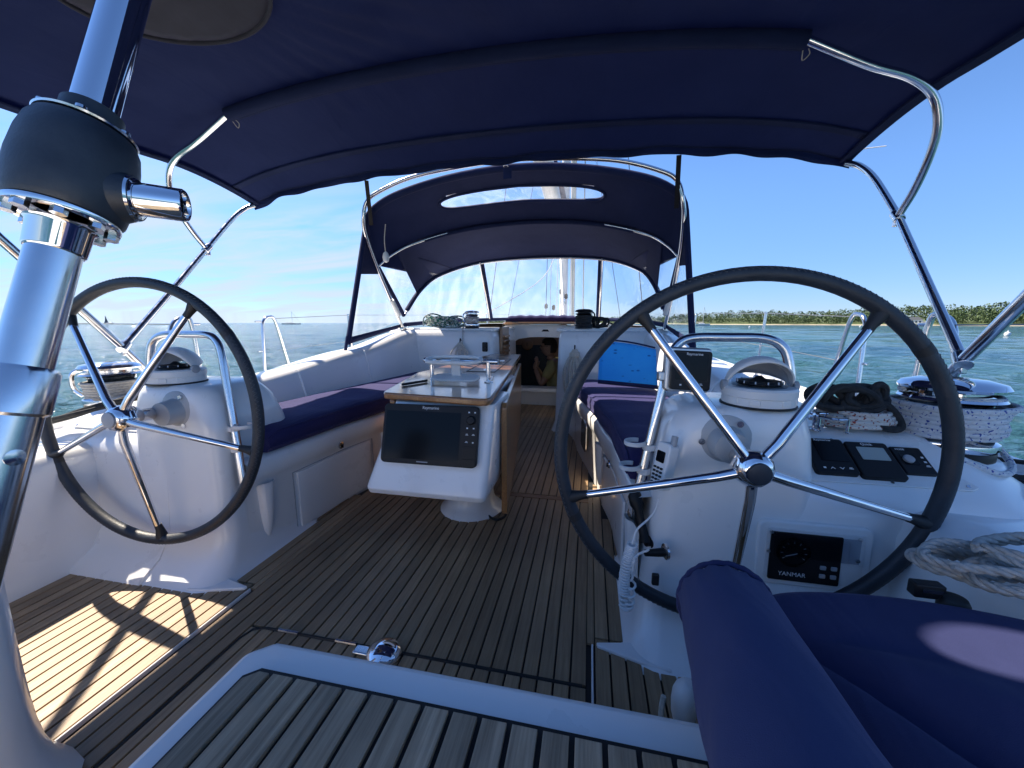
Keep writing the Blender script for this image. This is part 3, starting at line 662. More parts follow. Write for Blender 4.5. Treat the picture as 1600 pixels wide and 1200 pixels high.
wheel((0.965, 1.045, 0.612), R(2.0), R(0.3), 0.0, 'large leather rimmed steering wheel in front of the engine panel')
# ================================================================= COMPASSES
def compass(s, label):
    o = Vector((s*1.062, 1.225, 0.722)); t = thing('compass', o, label, 'compass', 'binnacle compasses')
    MB().lathe([(0.098, 0), (0.099, 0.004), (0.095, 0.006)], o, seg=40).build('gasket', 'rubber', t)
    b = MB().lathe([(0.094, 0.006), (0.094, 0.028), (0.097, 0.03), (0.098, 0.05), (0.092, 0.056), (0.07, 0.056)], o, seg=40).build('base', 'white_plastic', t)
    for a in (-60, -25, 25, 60):
        d = Vector((math.sin(R(a)), -math.cos(R(a)), 0)); MB().box((0, 0, 0.018), (0.028, 0.004, 0.016), frame(o+d*0.094, (d.y*-1, d.x, 0), (0, 0, 1)) @ Matrix.Rotation(R(-90), 4, 'X')).build('rib', 'white_plastic', b, bevel=0.002)
    MB().lathe([(0.07, 0.056), (0.072, 0.07), (0.064, 0.095), (0.045, 0.115), (0.02, 0.126), (0.002, 0.128)], o, seg=32).build('dome', 'glass_dome', t)
    cd_ = MB().lathe([(0.055, 0.060), (0.06, 0.064), (0.055, 0.072), (0.02, 0.074), (0.006, 0.085)], o, seg=32).build('card', 'black_plastic', t)
    for a in range(0, 360, 30):
        MB().box((o.x+0.0585*math.cos(R(a)), o.y+0.0585*math.sin(R(a)), o.z+0.07), (0.003, 0.003, 0.007)).build('card_mark', 'print_white', cd_)
    # hinged hood: a part sphere open toward the helmsman
    rows = []
    for i in range(13):
        th = R(20+152*i/12)            # sweep from ahead over the top
        rows.append([o+Vector((0.088*math.cos(R(ph)), 0.088*math.sin(R(ph))*math.cos(th)*1.0, 0.056+0.085*math.sin(R(ph))*math.sin(th))) for ph in range(0, 181, 10)])
    rows = rows[:9]
    MB().grid(rows).build('hood', 'white_plastic', t, solid=0.005)
    for sx in (-1, 1): MB().lathe([(0.016, 0), (0.016, 0.012), (0.01, 0.015)], o+Vector((sx*0.088, 0, 0.056)), (sx, 0, 0), 16).build('pivot', 'grey_plastic', t)
compass(-1, 'white hooded compass on the pedestal next to the long bench')
compass(1, 'white hooded compass on the pedestal above the engine panel')
# ================================================================= PEDESTAL GUARDS with clamp cups
def guard(s, label):
    t = thing('grab_rail', (s*0.8, 1.3, 0.3), label, 'grab rail', 'pedestal grab rails')
    X0, X1 = s*0.775, s*1.19
    pts = [(s*0.742, 1.265, 0.31), (s*0.728, 1.25, 0.325), (s*0.735, 1.25, 0.36), (s*0.765, 1.27, 0.52), (s*0.80, 1.29, 0.70), (s*0.825, 1.305, 0.83), (s*0.845, 1.31, 0.885), (s*0.89, 1.315, 0.912), (s*1.0, 1.315, 0.915), (s*1.10, 1.31, 0.912), (s*1.15, 1.305, 0.885), (s*1.17, 1.30, 0.83), (s*1.185, 1.295, 0.72), (s*1.195, 1.29, 0.62)]
    if s < 0: pts = [(x, y-0.085, z) for x, y, z in pts]
    MB().tube(spline(pts, 6), 0.0145, 14).build('rail', 'steel', t)
    for z in (0.46, 0.54):
        f = (z-0.36)/0.34; x = s*(0.74+0.062*f); y = 1.255+0.038*f-(0.085 if s < 0 else 0)
        MB().tube([(x, y, z), (s*0.80, y+0.03, z)], 0.008, 10).build('standoff', 'steel', t)
    MB().lathe([(0.02, 0), (0.02, 0.006), (0.01, 0.01)], (s*0.802, 1.30, 0.54), (-s, 0, 0), 18).build('standoff_plate', 'steel', t)
    return t
guard(-1, 'bent steel grab rail round the pedestal next to the long bench')
guard(1, 'bent steel grab rail round the pedestal with the upright display')
def clamp(p, s, rz, label):
    t = thing('clip_bracket', p, label, 'bracket', 'white clips on the grab rails')
    a0 = [Vector((p[0]+0.034*math.cos(R(a)), p[1]+0.03*math.sin(R(a)), p[2])) for a in range(40, 330, 14)]
    m_ = Matrix.Translation(Vector(p)) @ Matrix.Rotation(rz, 4, 'Z') @ Matrix.Translation(-Vector(p))
    def band(pts, h): 
        mb = MB(); rows = []
        for q_ in pts:
            d = (q_-Vector(p)); d.z = 0; d.normalize(); rows.append([m_ @ (q_+d*a+Vector((0, 0, b))) for a, b in ((-0.004, -h), (0.004, -h), (0.004, h), (-0.004, h))])
        return mb.grid(rows, closed=True, caps=True)
    band(a0, 0.007).build('cup_clip', 'white_plastic', t, bevel=0.002)
    c2 = [Vector((p[0]+0.0185*math.cos(R(a)), p[1]+0.0185*math.sin(R(a)), p[2])) for a in range(0, 360, 20)]
    m_ = Matrix.Translation(Vector((s*0.045, 0.0, -0.012)))
    band(c2+[c2[0]], 0.010).build('rail_ring', 'white_plastic', t, bevel=0.002)
for s, who in ((-1, 'next to the long bench'), (1, 'below the upright display')):
    for z, nm in ((0.475, 'lower'), (0.555, 'upper')):
        f = (z-0.36)/0.34
        clamp((s*(0.74+0.062*f)-s*0.045, 1.255+0.038*f-(0.085 if s < 0 else 0), z+0.012), s, R(30 if s > 0 else 150), f'{nm} white plastic clip on the grab rail {who}')
# ================================================================= INSTRUMENTS
def display(name, M, w_, h_, d, label, scr, logo=None, keys=(), group=None, bezel='black_plastic', lcd=None, knob=None, cat='display'):
    o = M.translation.copy(); t = thing(name, o, label, cat, group)
    MB().prism(rrect(w_, h_, min(w_, h_)*0.08), -0.004, d, M).build('bezel', bezel, t, bevel=0.003)
    sx, sy, sw, sh = scr
    MB().prism(rrect(sw, sh, 0.003), d+0.0002, d+0.0012, M @ Matrix.Translation((sx, sy, 0))).build('screen', lcd or 'screen', t)
    for kx, ky, kind in keys:
        Mk = M @ Matrix.Translation((kx, ky, d))
        k = MB()
        if kind == 'up': k.prism([(-0.006, -0.003), (-0.0045, -0.0035), (0, 0.001), (0.0045, -0.0035), (0.006, -0.003), (0, 0.0035)], 0.0003, 0.0012, Mk)
        elif kind == 'down': k.prism([(-0.006, 0.003), (0, -0.0035), (0.006, 0.003), (0.0045, 0.0035), (0, -0.001), (-0.0045, 0.0035)], 0.0003, 0.0012, Mk)
        elif kind == 'key': k.prism(rrect(0.016, 0.013, 0.003), 0.0003, 0.004, Mk)
        elif kind == 'bar': k.box((0, 0, 0.0007), (0.011, 0.0016, 0.001), Mk); k.box((0, 0.0035, 0.0007), (0.007, 0.0016, 0.001), Mk)
        else: k.box((0, 0, 0.0007), (0.006, 0.005, 0.001), Mk)
        k.build('key', 'print_white' if kind != 'key' else 'button_grey', t)
    if knob: MB().lathe([(0.017, 0), (0.017, 0.008), (0.013, 0.012), (0.004, 0.012)], M @ Vector((knob[0], knob[1], d)), M.to_3x3() @ Vector((0, 0, 1)), 24).build('knob', 'black_plastic', t)
    if logo: text('logo', logo[0], logo[3], M @ Matrix.Translation((logo[1], logo[2], d+0.0012)), 'print_white', t)
    return t
# sloping panel plates on the shelves
sl_o = Vector((0, 1.175, 0.515)); sl_u = Vector((0, 0.14, 0.09)).normalized()
for s in (1, -1):
    Mp = frame((0, 1.175, 0.5165), (1, 0, 0), sl_u)
    who = 'with three instruments beside the engine panel' if s > 0 else 'lit by the sun beside the long bench'
    t = thing('instrument_panel', Mp @ Vector((s*1.35, 0.08, 0)), 'white angled instrument panel '+who, 'panel', 'instrument panels')
    poly = [(1.175, 0.008), (1.20, -0.002), (1.58, 0.0), (1.60, 0.012), (1.50, 0.135), (1.44, 0.158), (1.20, 0.162), (1.175, 0.15)]
    poly = [(s*a, b) for a, b in poly]
    if s < 0: poly = poly[::-1]
    MB().prism(poly, 0.0, 0.005, Mp).build('plate', 'white_plastic', t, bevel=0.002)
    for a, b in ((1.19, 0.015), (1.19, 0.15), (1.31, 0.154), (1.44, 0.145), (1.40, 0.008), (1.575, 0.012)):
        MB().lathe([(0.0045, 0), (0.0045, 0.0018), (0.001, 0.0018)], Mp @ Vector((s*a, b, 0.005)), Mp.to_3x3() @ Vector((0, 0, 1)), 10).build('screw', 'steel', t)
    Md = lambda x, y: Mp @ Matrix.Translation((x, y, 0.005))
    if s > 0:
        display('data_display', Md(1.272, 0.082), 0.108, 0.128, 0.014, 'dark screened instrument with arrow keys on the angled panel', (0.008, 0.016, 0.072, 0.075), ('Raymarine', 0.0, 0.056, 0.0105), ((-0.03, -0.047, 'dot'), (-0.01, -0.047, 'up'), (0.014, -0.047, 'down'), (0.036, -0.047, 'bar')), 'instruments on the angled panel')
        display('thruster_display', Md(1.384, 0.076), 0.108, 0.128, 0.014, 'square instrument with a grey lit screen on the angled panel', (0.004, 0.02, 0.07, 0.046), ('Quick', 0, 0.054, 0.012), (), 'instruments on the angled panel', lcd='lcd')
        t3 = display('control_keypad', Md(1.482, 0.085), 0.076, 0.095, 0.010, 'small black keypad half behind the wheel rim on the angled panel', (-0.008, 0.002, 0.036, 0.04), ('MODE', -0.016, 0.036, 0.008), ((0.026, 0.01, 'dot'), (0.026, -0.006, 'dot'), (0.026, -0.022, 'bar')), 'instruments on the angled panel')
        MB().lathe([(0.013, 0), (0.013, 0.006), (0.01, 0.008), (0.003, 0.008)], Md(1.470, 0.085) @ Vector((0, 0, 0.011)), Mp.to_3x3() @ Vector((0, 0, 1)), 20).build('dial', 'button_grey', t3)
    else:
        display('data_display', Md(-1.285, 0.082), 0.11, 0.128, 0.014, 'sunlit instrument with a grey screen on the bench side panel', (0, 0.016, 0.086, 0.082), ('Raymarine', 0, 0.058, 0.0105), ((-0.036, -0.047, 'dot'), (-0.012, -0.047, 'up'), (0.012, -0.047, 'down'), (0.036, -0.047, 'bar')))
        t3 = thing('rocker_switch', Md(-1.47, 0.09).translation, 'small black rocker switch beside the sunlit instrument', 'switch')
        MB().prism(rrect(0.036, 0.062, 0.014), 0, 0.012, Md(-1.47, 0.09)).build('surround', 'black_plastic', t3, bevel=0.003)
        MB().prism(rrect(0.022, 0.046, 0.009), 0.0122, 0.02, Md(-1.47, 0.09)).build('rocker', 'rubber', t3, bevel=0.003)
# upright display on the starboard grab rail
Mt = frame((0.880, 1.262, 0.813), (1, 0.10, -0.04), (0.05, 0.10, 1))
t = display('wind_display', Mt, 0.118, 0.122, 0.012, 'square black display on the steel grab rail above the white clips', (0, 0.012, 0.095, 0.082), ('Raymarine', 0.006, 0.051, 0.0115), ((-0.03, -0.045, 'dot'), (0.008, -0.043, 'up'), (0.03, -0.043, 'bar')))
MB().prism(rrect(0.136, 0.140, 0.012), -0.045, -0.005, Mt @ Matrix.Translation((-0.004, 0.002, 0))).build('housing', 'alu', t, bevel=0.006)
MB().box((-0.078, -0.022, -0.03), (0.02, 0.03, 0.03), Mt).build('thumb_screw', 'alu', t, bevel=0.004)
# engine panel on the starboard pedestal's aft face
Me = frame((1.185, 1.098, 0.330), (1, 0, 0), (0, 0.03, 1))
t = thing('engine_panel', Me.translation, 'engine panel with tachometer and start buttons under a clear flap', 'engine panel')
MB().prism(rrect(0.275, 0.185, 0.02), -0.012, 0.006, Me).build('surround', 'gelcoat', t, bevel=0.005)
MB().prism(rrect(0.235, 0.148, 0.008), 0.0062, 0.008, Me).build('recess', 'white_plastic', t)
fp = MB().prism(rrect(0.172, 0.14, 0.004), 0.0082, 0.013, Me @ Matrix.Translation((-0.022, -0.004, 0))).build('face', 'black_plastic', t, bevel=0.001)
ga = MB().lathe([(0.041, 0), (0.041, 0.006), (0.036, 0.007), (0.035, 0.004), (0.003, 0.004)], Me @ Vector((-0.052, 0.012, 0.013)), Me.to_3x3() @ Vector((0, 0, 1)), 32).build('tachometer', 'screen', t)
MB().box((0.008, 0.004, 0.0185), (0.03, 0.0016, 0.001), Me @ Matrix.Translation((-0.052, 0.012, 0)) @ Matrix.Rotation(R(200), 4, 'Z')).build('needle', 'print_white', ga)
for k in range(9):
    a = R(215-k*31); MB().box((0, 0, 0), (0.006, 0.0012, 0.001), Me @ Matrix.Translation((-0.052+0.029*math.cos(a), 0.012+0.029*math.sin(a), 0.0175)) @ Matrix.Rotation(a, 4, 'Z')).build('dial_mark', 'button_grey', ga)
for kx, ky in ((0.022, -0.024), (0.048, -0.024), (0.022, -0.048), (0.048, -0.048)):
    MB().prism(rrect(0.014, 0.011, 0.002), 0.0132, 0.017, Me @ Matrix.Translation((kx, ky, 0))).build('start_button', 'button_grey', t, bevel=0.001)
text('logo', 'YANMAR', 0.0165, Me @ Matrix.Translation((-0.05, -0.054, 0.0134)), 'print_white', t)
MB().prism([(-0.105, 0.0), (0.098, 0.0), (0.098, 0.068), (-0.105, 0.068)], 0.0215, 0.0235, Me).build('clear_flap', 'perspex', t)
MB().prism([(-0.118, 0.055), (0.082, 0.055), (0.082, -0.01), (0.116, -0.01), (0.116, 0.074), (-0.118, 0.074)], 0.0082, 0.0105, Me).build('flap_frame', 'white_plastic', t, bevel=0.001)
for a, b in ((-0.108, 0.064), (0.102, 0.064), (0.102, 0.004), (-0.112, 0.008)):
    MB().lathe([(0.005, 0), (0.005, 0.0035), (0.001, 0.0035)], Me @ Vector((a, b, 0.0105)), Me.to_3x3() @ Vector((0, 0, 1)), 12).build('screw', 'steel', t)
# ================================================================= COCKPIT TABLE
t = thing('cockpit_table', (0.0, 1.85, 0), 'varnished drop leaf cockpit table on a white oval pedestal', 'table')
ZT = 0.68
MB().lathe([(0.165, 0.0), (0.163, 0.012), (0.135, 0.03), (0.118, 0.07), (0.108, 0.16), (0.105, 0.36), (0.11, 0.60)], (-0.01, 1.80, 0), seg=40).build('pedestal', 'gelcoat', t, smooth=60)
top = [(-0.262, 1.42), (-0.245, 1.39), (0.175, 1.335), (0.205, 1.345), (0.213, 1.375), (-0.03, 3.38), (-0.30, 3.40), (-0.39, 2.0)]
tt = MB().prism(top, ZT-0.028, ZT).build('table_top', 'varnish', t, bevel=0.007)
MB().prism([(-0.12, 2.1), (0.04, 2.1), (-0.03, 2.9), (-0.18, 2.9)], ZT+0.0005, ZT+0.002).build('locker_lid', 'varnish', tt, bevel=0.001)
MB().tube([(-0.125, 2.1, ZT+0.001), (0.044, 2.1, ZT+0.001), (-0.026, 2.9, ZT+0.001), (-0.185, 2.9, ZT+0.001), (-0.125, 2.1, ZT+0.001)], 0.0025, 5).build('lid_gap', 'caulk', tt)
for x, y in ((-0.03, 2.2), (-0.06, 2.75)):
    MB().lathe([(0.022, 0), (0.022, 0.003), (0.012, 0.004)], (x, y, ZT+0.002), seg=20).build('lid_pull', 'steel', tt)
MB().box((0.10, 1.78, ZT+0.006), (0.018, 0.16, 0.010), Matrix.Translation((0.10, 1.78, 0)) @ Matrix.Rotation(R(8), 4, 'Z') @ Matrix.Translation((-0.10, -1.78, 0))).build('hinge', 'steel', tt, bevel=0.002)
# folded leaf on the walkway side, and the far leaf
for xa, xb_, nm in ((0.232, 0.005, 'leaf'), (-0.30, -0.42, 'leaf')):
    d = Vector((xb_-xa, 1.62, 0)).normalized(); y0 = 1.50 if xa > 0 else 1.55
    M = frame((xa, y0, 0), d, (0, 0, 1)); L = 1.62 if xa > 0 else 0.9; zb = 0.13 if xa > 0 else 0.22
    lf = MB().prism([(0.0, zb+0.02), (0.02, zb), (L-0.05, zb), (L, zb+0.05), (L, ZT-0.07), (L-0.02, ZT-0.05), (0.02, ZT-0.05), (0, ZT-0.07)], -0.012, 0.012, M).build(nm, 'varnish_z', t, bevel=0.004)
MB().box((-0.27, 2.03, 0.07), (0.03, 0.14, 0.14)).build('leaf_foot', 'varnish_z', t, bevel=0.006)
MB().box((-0.02, 1.95, 0.56), (0.30, 0.75, 0.16)).build('table_frame', 'gelcoat', t, bevel=0.03)
# white instrument pod under the table's end
rows = []
for z, xl, xr, yf, yb, r in ((0.645, -0.205, 0.215, 1.395, 1.70, 0.03), (0.60, -0.215, 0.215, 1.375, 1.72, 0.03), (0.45, -0.25, 0.212, 1.325, 1.74, 0.03), (0.345, -0.278, 0.21, 1.285, 1.70, 0.03), (0.315, -0.285, 0.208, 1.275, 1.62, 0.028), (0.292, -0.28, 0.202, 1.285, 1.55, 0.025)):
    cx, cy = (xl+xr)/2, (yf+yb)/2; rows.append([Vector((cx+a, cy+b, z)) for a, b in rrect(xr-xl, yb-yf, r, 4)])
MB().grid(rows, closed=True, caps=True).build('instrument_pod', 'gelcoat', t, smooth=35, bevel=0.006)
MB().tube(spline([(0.10, 1.62, 0.30), (0.06, 1.60, 0.275), (0.02, 1.59, 0.27), (0.0, 1.60, 0.28)], 5), 0.004, 6).build('cable', 'rubber', t)
MB().tube(spline([(0.13, 1.86, 0.20), (0.16, 1.80, 0.10), (0.19, 1.74, 0.02), (0.16, 1.68, 0.012), (0.11, 1.70, 0.012), (0.09, 1.74, 0.03)], 6), 0.006, 6).build('power_lead', 'rubber', t)
# big plotter on the pod
tl, tr_, bl, br = at(612, 629, Y=1.375), at(757, 636, Y=1.375), at(595, 719, Y=1.312), at(742, 729, Y=1.312)
cen = (tl+tr_+bl+br)/4; rx = ((tr_-tl)+(br-bl))/2; uy = ((tl-bl)+(tr_-br))/2
Mm = frame(cen+Vector((0, -0.012, 0)), rx, uy); Wm, Hm = rx.length*1.0, uy.length*1.0
t = display('chart_plotter', Mm, Wm, Hm, 0.016, 'large dark chart plotter with knob and keys under the table end', (-0.032*Wm/0.42, -0.004, Wm*0.79, Hm*0.80), ('Raymarine', 0.0, Hm*0.445, 0.016),
    [(Wm*x, Hm*y, k) for x, y, k in ((0.40, 0.40, 'dot'), (0.46, 0.40, 'dot'), (0.39, 0.14, 'dot'), (0.455, 0.14, 'dot'), (0.39, 0.03, 'bar'), (0.455, 0.03, 'bar'), (0.39, -0.09, 'bar'), (0.455, -0.09, 'dot'))], knob=(Wm*0.425, Hm*0.27))
MB().prism(rrect(Wm*0.13, Hm*0.19, 0.006), 0.0162, 0.018, Mm @ Matrix.Translation((Wm*0.425, -Hm*0.25, 0))).build('card_door', 'black_plastic', t, bevel=0.001)
MB().prism(rrect(Wm*0.13, Hm*0.12, 0.006), 0.0162, 0.018, Mm @ Matrix.Translation((Wm*0.425, -Hm*0.42, 0))).build('card_door', 'black_plastic', t, bevel=0.001)
MB().box((-0.02, -Hm*0.455, 0.0165), (0.045, 0.004, 0.001), Mm).build('maker_mark', 'button_grey', t)
# drink holder standing on the table
o = Vector((-0.05, 1.70, ZT)); t = thing('drink_holder', o, 'white two ring drink holder on steel rails on the table', 'drink holder')
def figure8(w_, h_, n=40):
    return [(w_*math.cos(a), (h_*(0.80+0.20*math.cos(2*a)))*math.sin(a)) for a in [2*math.pi*k/n for k in range(n)]]
Mh8 = Matrix.Translation(o+Vector((0, 0, 0.018))) @ Matrix.Rotation(R(9), 4, 'X')
MB().prism(figure8(0.118, 0.085), 0.0, 0.010, Mh8).build('tray', 'white_plastic', t, bevel=0.003)
MB().tube([Mh8 @ Vector((a, b, 0.092)) for a, b in figure8(0.13, 0.095)], 0.010, 8, closed=True).build('ring', 'white_plastic', t)
MB().box((0, 0.02, 0.05), (0.045, 0.012, 0.085), Mh8).build('web', 'white_plastic', t, bevel=0.003)
for sx in (-0.13, 0.155):
    MB().tube([o+Vector((sx, 0.03, 0)), o+Vector((sx, 0.03, 0.095))], 0.010, 12).build('post', 'steel', t)
MB().tube([o+Vector((-0.18, 0.06, 0.098)), o+Vector((0.20, 0.04, 0.098))], 0.013, 12).build('rail', 'steel', t)
MB().lathe([(0.022, 0), (0.022, 0.004), (0.012, 0.006)], o+Vector((0.155, 0.03, 0)), seg=18).build('foot', 'steel', t)
o = at(640, 603, Z=ZT); tag(MB().tube([o+Vector((-0.03, -0.01, 0.007)), o+Vector((0.03, 0.12, 0.007))], 0.006, 8).build('pen', 'black_plastic', loc=o), 'black pen lying on the varnished table top', 'pen')
# ================================================================= BIMINI
bim = thing('bimini', (0, 1.2, 0.42), 'navy canvas bimini awning on bent steel hoops over the helm', 'awning')
def bow(y, zc, W, drop):
    """half hoop profile: X, Z across the boat"""
    return lambda u: Vector((W*u, y, zc-drop*(0.62*u*u+0.38*u**6)))
fronts = bow(2.60, 1.995, 1.955, 0.155); mids = bow(1.90, 2.185, 1.935, 0.29)
def zz_(v_, u):
    # v: 0 front .. 1 aft
    Y_ = 2.60-v_*2.10  # unseen aft end cut short to let more sky light into the cockpit
    if Y_ >= 1.9:
        f = (2.60-Y_)/0.70; f2 = math.sin(f*math.pi/2)**0.9
        zc = 2.02+(2.205-2.02)*f2; dr = 0.175+(0.295-0.175)*f
        W = 1.955
    else:
        f = (1.9-Y_)/2.6; zc = 2.205-0.12*f*f-0.02*math.sin(f*math.pi); dr = 0.295-0.05*f; W = 1.955
    sag = 0.012*math.sin(min(1, max(0, (2.60-Y_)/0.7))*math.pi) if Y_ > 1.9 else 0.02*math.sin(min(1, (1.9-Y_)/1.4)*math.pi)
    return Vector((W*u, Y_, zc-dr*(0.62*u*u+0.38*u**6)-sag))
rows = []
NV, NU = 90, 160
for i in range(NV+1):
    v_ = i/NV; row = []
    for j in range(NU+1):
        u = -1+2*j/NU; p = zz_(v_, u)
        # tension folds that fan from the zipped patch
        d = Vector((p.x+0.90, p.y-1.19, 0)); a = math.atan2(d.y, d.x); r_ = d.length
        p.z += 0.006*math.sin(a*38)*math.exp(-((r_-0.62)/0.35)**2)*(1 if d.x > 0 else 0.3)
        p.z += 0.004*math.sin(p.x*9+p.y*2.0)*(1-abs(u))+0.003*math.sin(p.x*23-p.y*7)*math.exp(-((p.y-1.6)/0.5)**2)
        if i < 2: p.y += 0.008*math.sin(j*0.41)+0.005*math.sin(j*0.23+2)
        row.append(p)
    rows.append(row)
mcan = MB().grid(rows)
def _in(p): return ((p.x+0.03)/0.115)**2+((p.y-1.075)/0.052)**2  # unseen slot added in the canopy to throw the helm seat's sun patch
rem = set(k for k, f in enumerate(mcan.f) if _in(sum((mcan.v[i] for i in f), Vector())/4) < 1)
edge_v = set(i for k in rem for i in mcan.f[k])
for i in edge_v:
    g_ = math.sqrt(max(1e-6, _in(mcan.v[i])))
    mcan.v[i].x = -0.03+(mcan.v[i].x+0.03)/g_; mcan.v[i].y = 1.075+(mcan.v[i].y-1.075)/g_
mcan.f = [f for k, f in enumerate(mcan.f) if k not in rem]
can = mcan.build('canopy', 'canvas', bim, solid=0.003, smooth=80)
# front hem flap hanging a little below the front hoop
hem = []
for j in range(NU+1):
    u = -1+2*j/NU; p = rows[0][j].copy(); w_ = 0.006*math.sin(j*0.5)+0.008*math.sin(j*0.21+1)
    hem.append([p+Vector((0, -0.012, 0.004)), p+Vector((0, 0.002, 0.001)), p+Vector((0, 0.002+w_*0.3, -0.018)), p+Vector((0, 0.006+w_, -0.038-0.006*math.sin(j*0.47)*math.sin(j*0.13)))])
MB().grid(hem).build('front_hem', 'canvas', can, solid=0.003)
hem2 = [[zz_(0.085, -0.985+1.97*j/60)+Vector((0, a, -0.004-b)) for a, b in ((0.03, -0.004), (0.024, 0.003), (-0.024, 0.003), (-0.03, -0.004))] for j in range(61)]
MB().grid(hem2).build('hem_pocket', 'canvas', can, solid=0.002)
for s in (-1, 1):
    ed = [[zz_(i/40, s*1.0)+Vector((-s*a, 0, b-0.003)) for a, b in ((0.0, 0.004), (0.004, -0.006), (0.05, -0.004), (0.055, 0.004))] for i in range(41)]
    MB().grid(ed).build('side_hem', 'canvas', can, solid=0.002)
# sleeve over the middle hoop
slv = [zz_(0.3333, u/30*0.705)+Vector((0, 0, -0.034)) for u in range(-30, 31)]
MB().tube(slv, 0.030, 14).build('sleeve', 'canvas', bim)
fl2 = [[p+Vector((0, 0.02, -0.022)), p+Vector((0, 0.045, -0.012)), p+Vector((0, 0.06, 0.014))] for p in slv]
MB().grid(fl2).build('sleeve_flap', 'canvas', bim, solid=0.003)
for s in (-1, 1):
    a = slv[-1] if s > 0 else slv[0]
    pts = [a, (s*1.60, 1.905, 1.955), (s*1.76, 1.915, 1.895), (s*1.855, 1.935, 1.83), (s*1.905, 1.965, 1.735), (s*1.93, 2.02, 1.64), (s*1.955, 2.11, 1.54), (s*1.965, 2.20, 1.45)]
    MB().tube(spline(pts, 6), 0.0155, 12).build('hoop_tube', 'steel', bim)
    fwd = [(s*1.93, 2.585, 1.83), (s*1.965, 2.53, 1.79), (s*1.985, 2.43, 1.69), (s*1.97, 2.205, 1.45), (s*1.86, 1.8, 1.08), (s*1.785, 1.535, 0.845)]
    MB().tube(spline(fwd[:4], 6)+[Vector(p) for p in fwd[4:]], 0.0155, 12).build('hoop_tube', 'steel', bim)
    aft = [(s*1.83, 0.80, 1.86), (s*1.79, 1.169, 1.302), (s*1.78, 1.525, 0.83), (s*1.775, 1.75, 0.50), (s*1.775, 1.78, 0.445)]
    MB().tube(aft, 0.0185, 14).build('aft_strut', 'steel', bim)
    for p, d, r_ in (((s*1.966, 2.205, 1.452), Vector((0, 0.7, 0.7)), 0.022), ((s*1.784, 1.53, 0.838), Vector((0.3*s, 0.7, 0.6)), 0.024)):
        d = d.normalized(); jt = MB().tube([Vector(p)-d*0.028, Vector(p)+d*0.028], r_, 14).build('joint', 'steel', bim, bevel=0.003)
        MB().box(Vector(p)-Vector((0, 0.0, 0.03)), (0.02, 0.03, 0.03)).build('jaw', 'steel', jt, bevel=0.004)
    MB().lathe([(0.035, 0), (0.035, 0.008), (0.022, 0.03)], (s*1.775, 1.78, 0.435), seg=20).build('deck_socket', 'steel', bim)
# reinforcing patch with piping under the canopy
ctr = Vector((-0.90, 1.19))
pp = []
for i in range(9):
    rr_ = i/8; row = []
    for k in range(48):
        a = 2*math.pi*k/48; x = ctr.x+0.36*rr_*math.cos(a); y = ctr.y+0.33*rr_*math.sin(a); u = x/1.955; v_ = (2.60-y)/2.10
        p = zz_(v_, u); p.z -= 0.014+0.009*math.sin(y*80+x*30)*(1-rr_**4); row.append(p)
    rows_ = pp.append(row)
MB().grid(pp, closed=True).build('zip_patch', 'patch', can, solid=0.003)
MB().tube([p+Vector((0, 0, -0.004)) for p in pp[-1]], 0.008, 8, closed=True).build('patch_piping', 'patch', can)
for p in (slv[0], slv[-1]):
    MB().tube(spline([p+Vector((0, 0.03, -0.02)), p+Vector((0.01, 0.05, -0.045)), p+Vector((0.03, 0.04, -0.03)), p+Vector((0.02, 0.03, -0.015))], 4), 0.002, 5).build('tie', 'rope_grey', bim)
pz = at(1345, 233, Y=2.56); MB().tube([pz, at(1385, 228, Y=2.5)], 0.0025, 6).build('cable_tie', 'white_plastic', bim)
for s in (-1, 1):
    a = Vector((s*(1.055 if s > 0 else 0.99), 2.585, 1.94)); b = Vector((s*1.10, 2.80, 1.70))
    MB().box((0, 0, 0), (0.028, 0.004, (a-b).length), Matrix.Translation((a+b)/2) @ (a-b).to_track_quat('Z', 'Y').to_matrix().to_4x4()).build('strap', 'black_plastic', bim)
# ================================================================= DODGER
dod = thing('dodger', (0, 3.4, 0.89), 'navy canvas dodger with clear windows over the companionway', 'dodger')
def resample(pts, n):
    P = [Vector(p) for p in pts]; L = [0]
    for a, b in zip(P, P[1:]): L.append(L[-1]+(b-a).length)
    o_ = []; k = 0
    for i in range(n):
        d = L[-1]*i/(n-1)
        while k < len(P)-2 and L[k+1] < d: k += 1
        f = (d-L[k])/max(1e-9, L[k+1]-L[k]); o_.append(P[k].lerp(P[k+1], f))
    return o_
def sym(half, n=8):
    pts = [Vector((-x, y, z)) for x, y, z in half]+[Vector((x, y, z)) for x, y, z in half[::-1][(1 if half[-1][0] == 0 else 0):]]
    return spline(pts, n)
aftA = sym([(1.165, 2.86, 1.60), (1.15, 2.80, 1.70), (1.09, 2.80, 1.80), (0.89, 2.81, 1.905), (0.47, 2.82, 2.00), (0, 2.82, 2.035)])
hoop2 = sym([(1.18, 2.99, 1.43), (1.10, 3.10, 1.545), (0.95, 3.25, 1.665), (0.55, 3.42, 1.80), (0, 3.50, 1.855)])
hoop3 = sym([(1.185, 3.45, 1.05), (1.13, 3.72, 1.30), (1.02, 4.0, 1.48), (0.67, 4.33, 1.645), (0, 4.42, 1.695)])
A_, B_, C_ = resample(aftA, 161), resample(hoop2, 161), resample(hoop3, 161)
NW = 26
pan = [[A_[j].lerp(B_[j], i/NW)+Vector((0, 0, 0.03*math.sin(i/NW*math.pi)*(1-abs(j-80)/80))) for j in range(161)] for i in range(NW+1)]
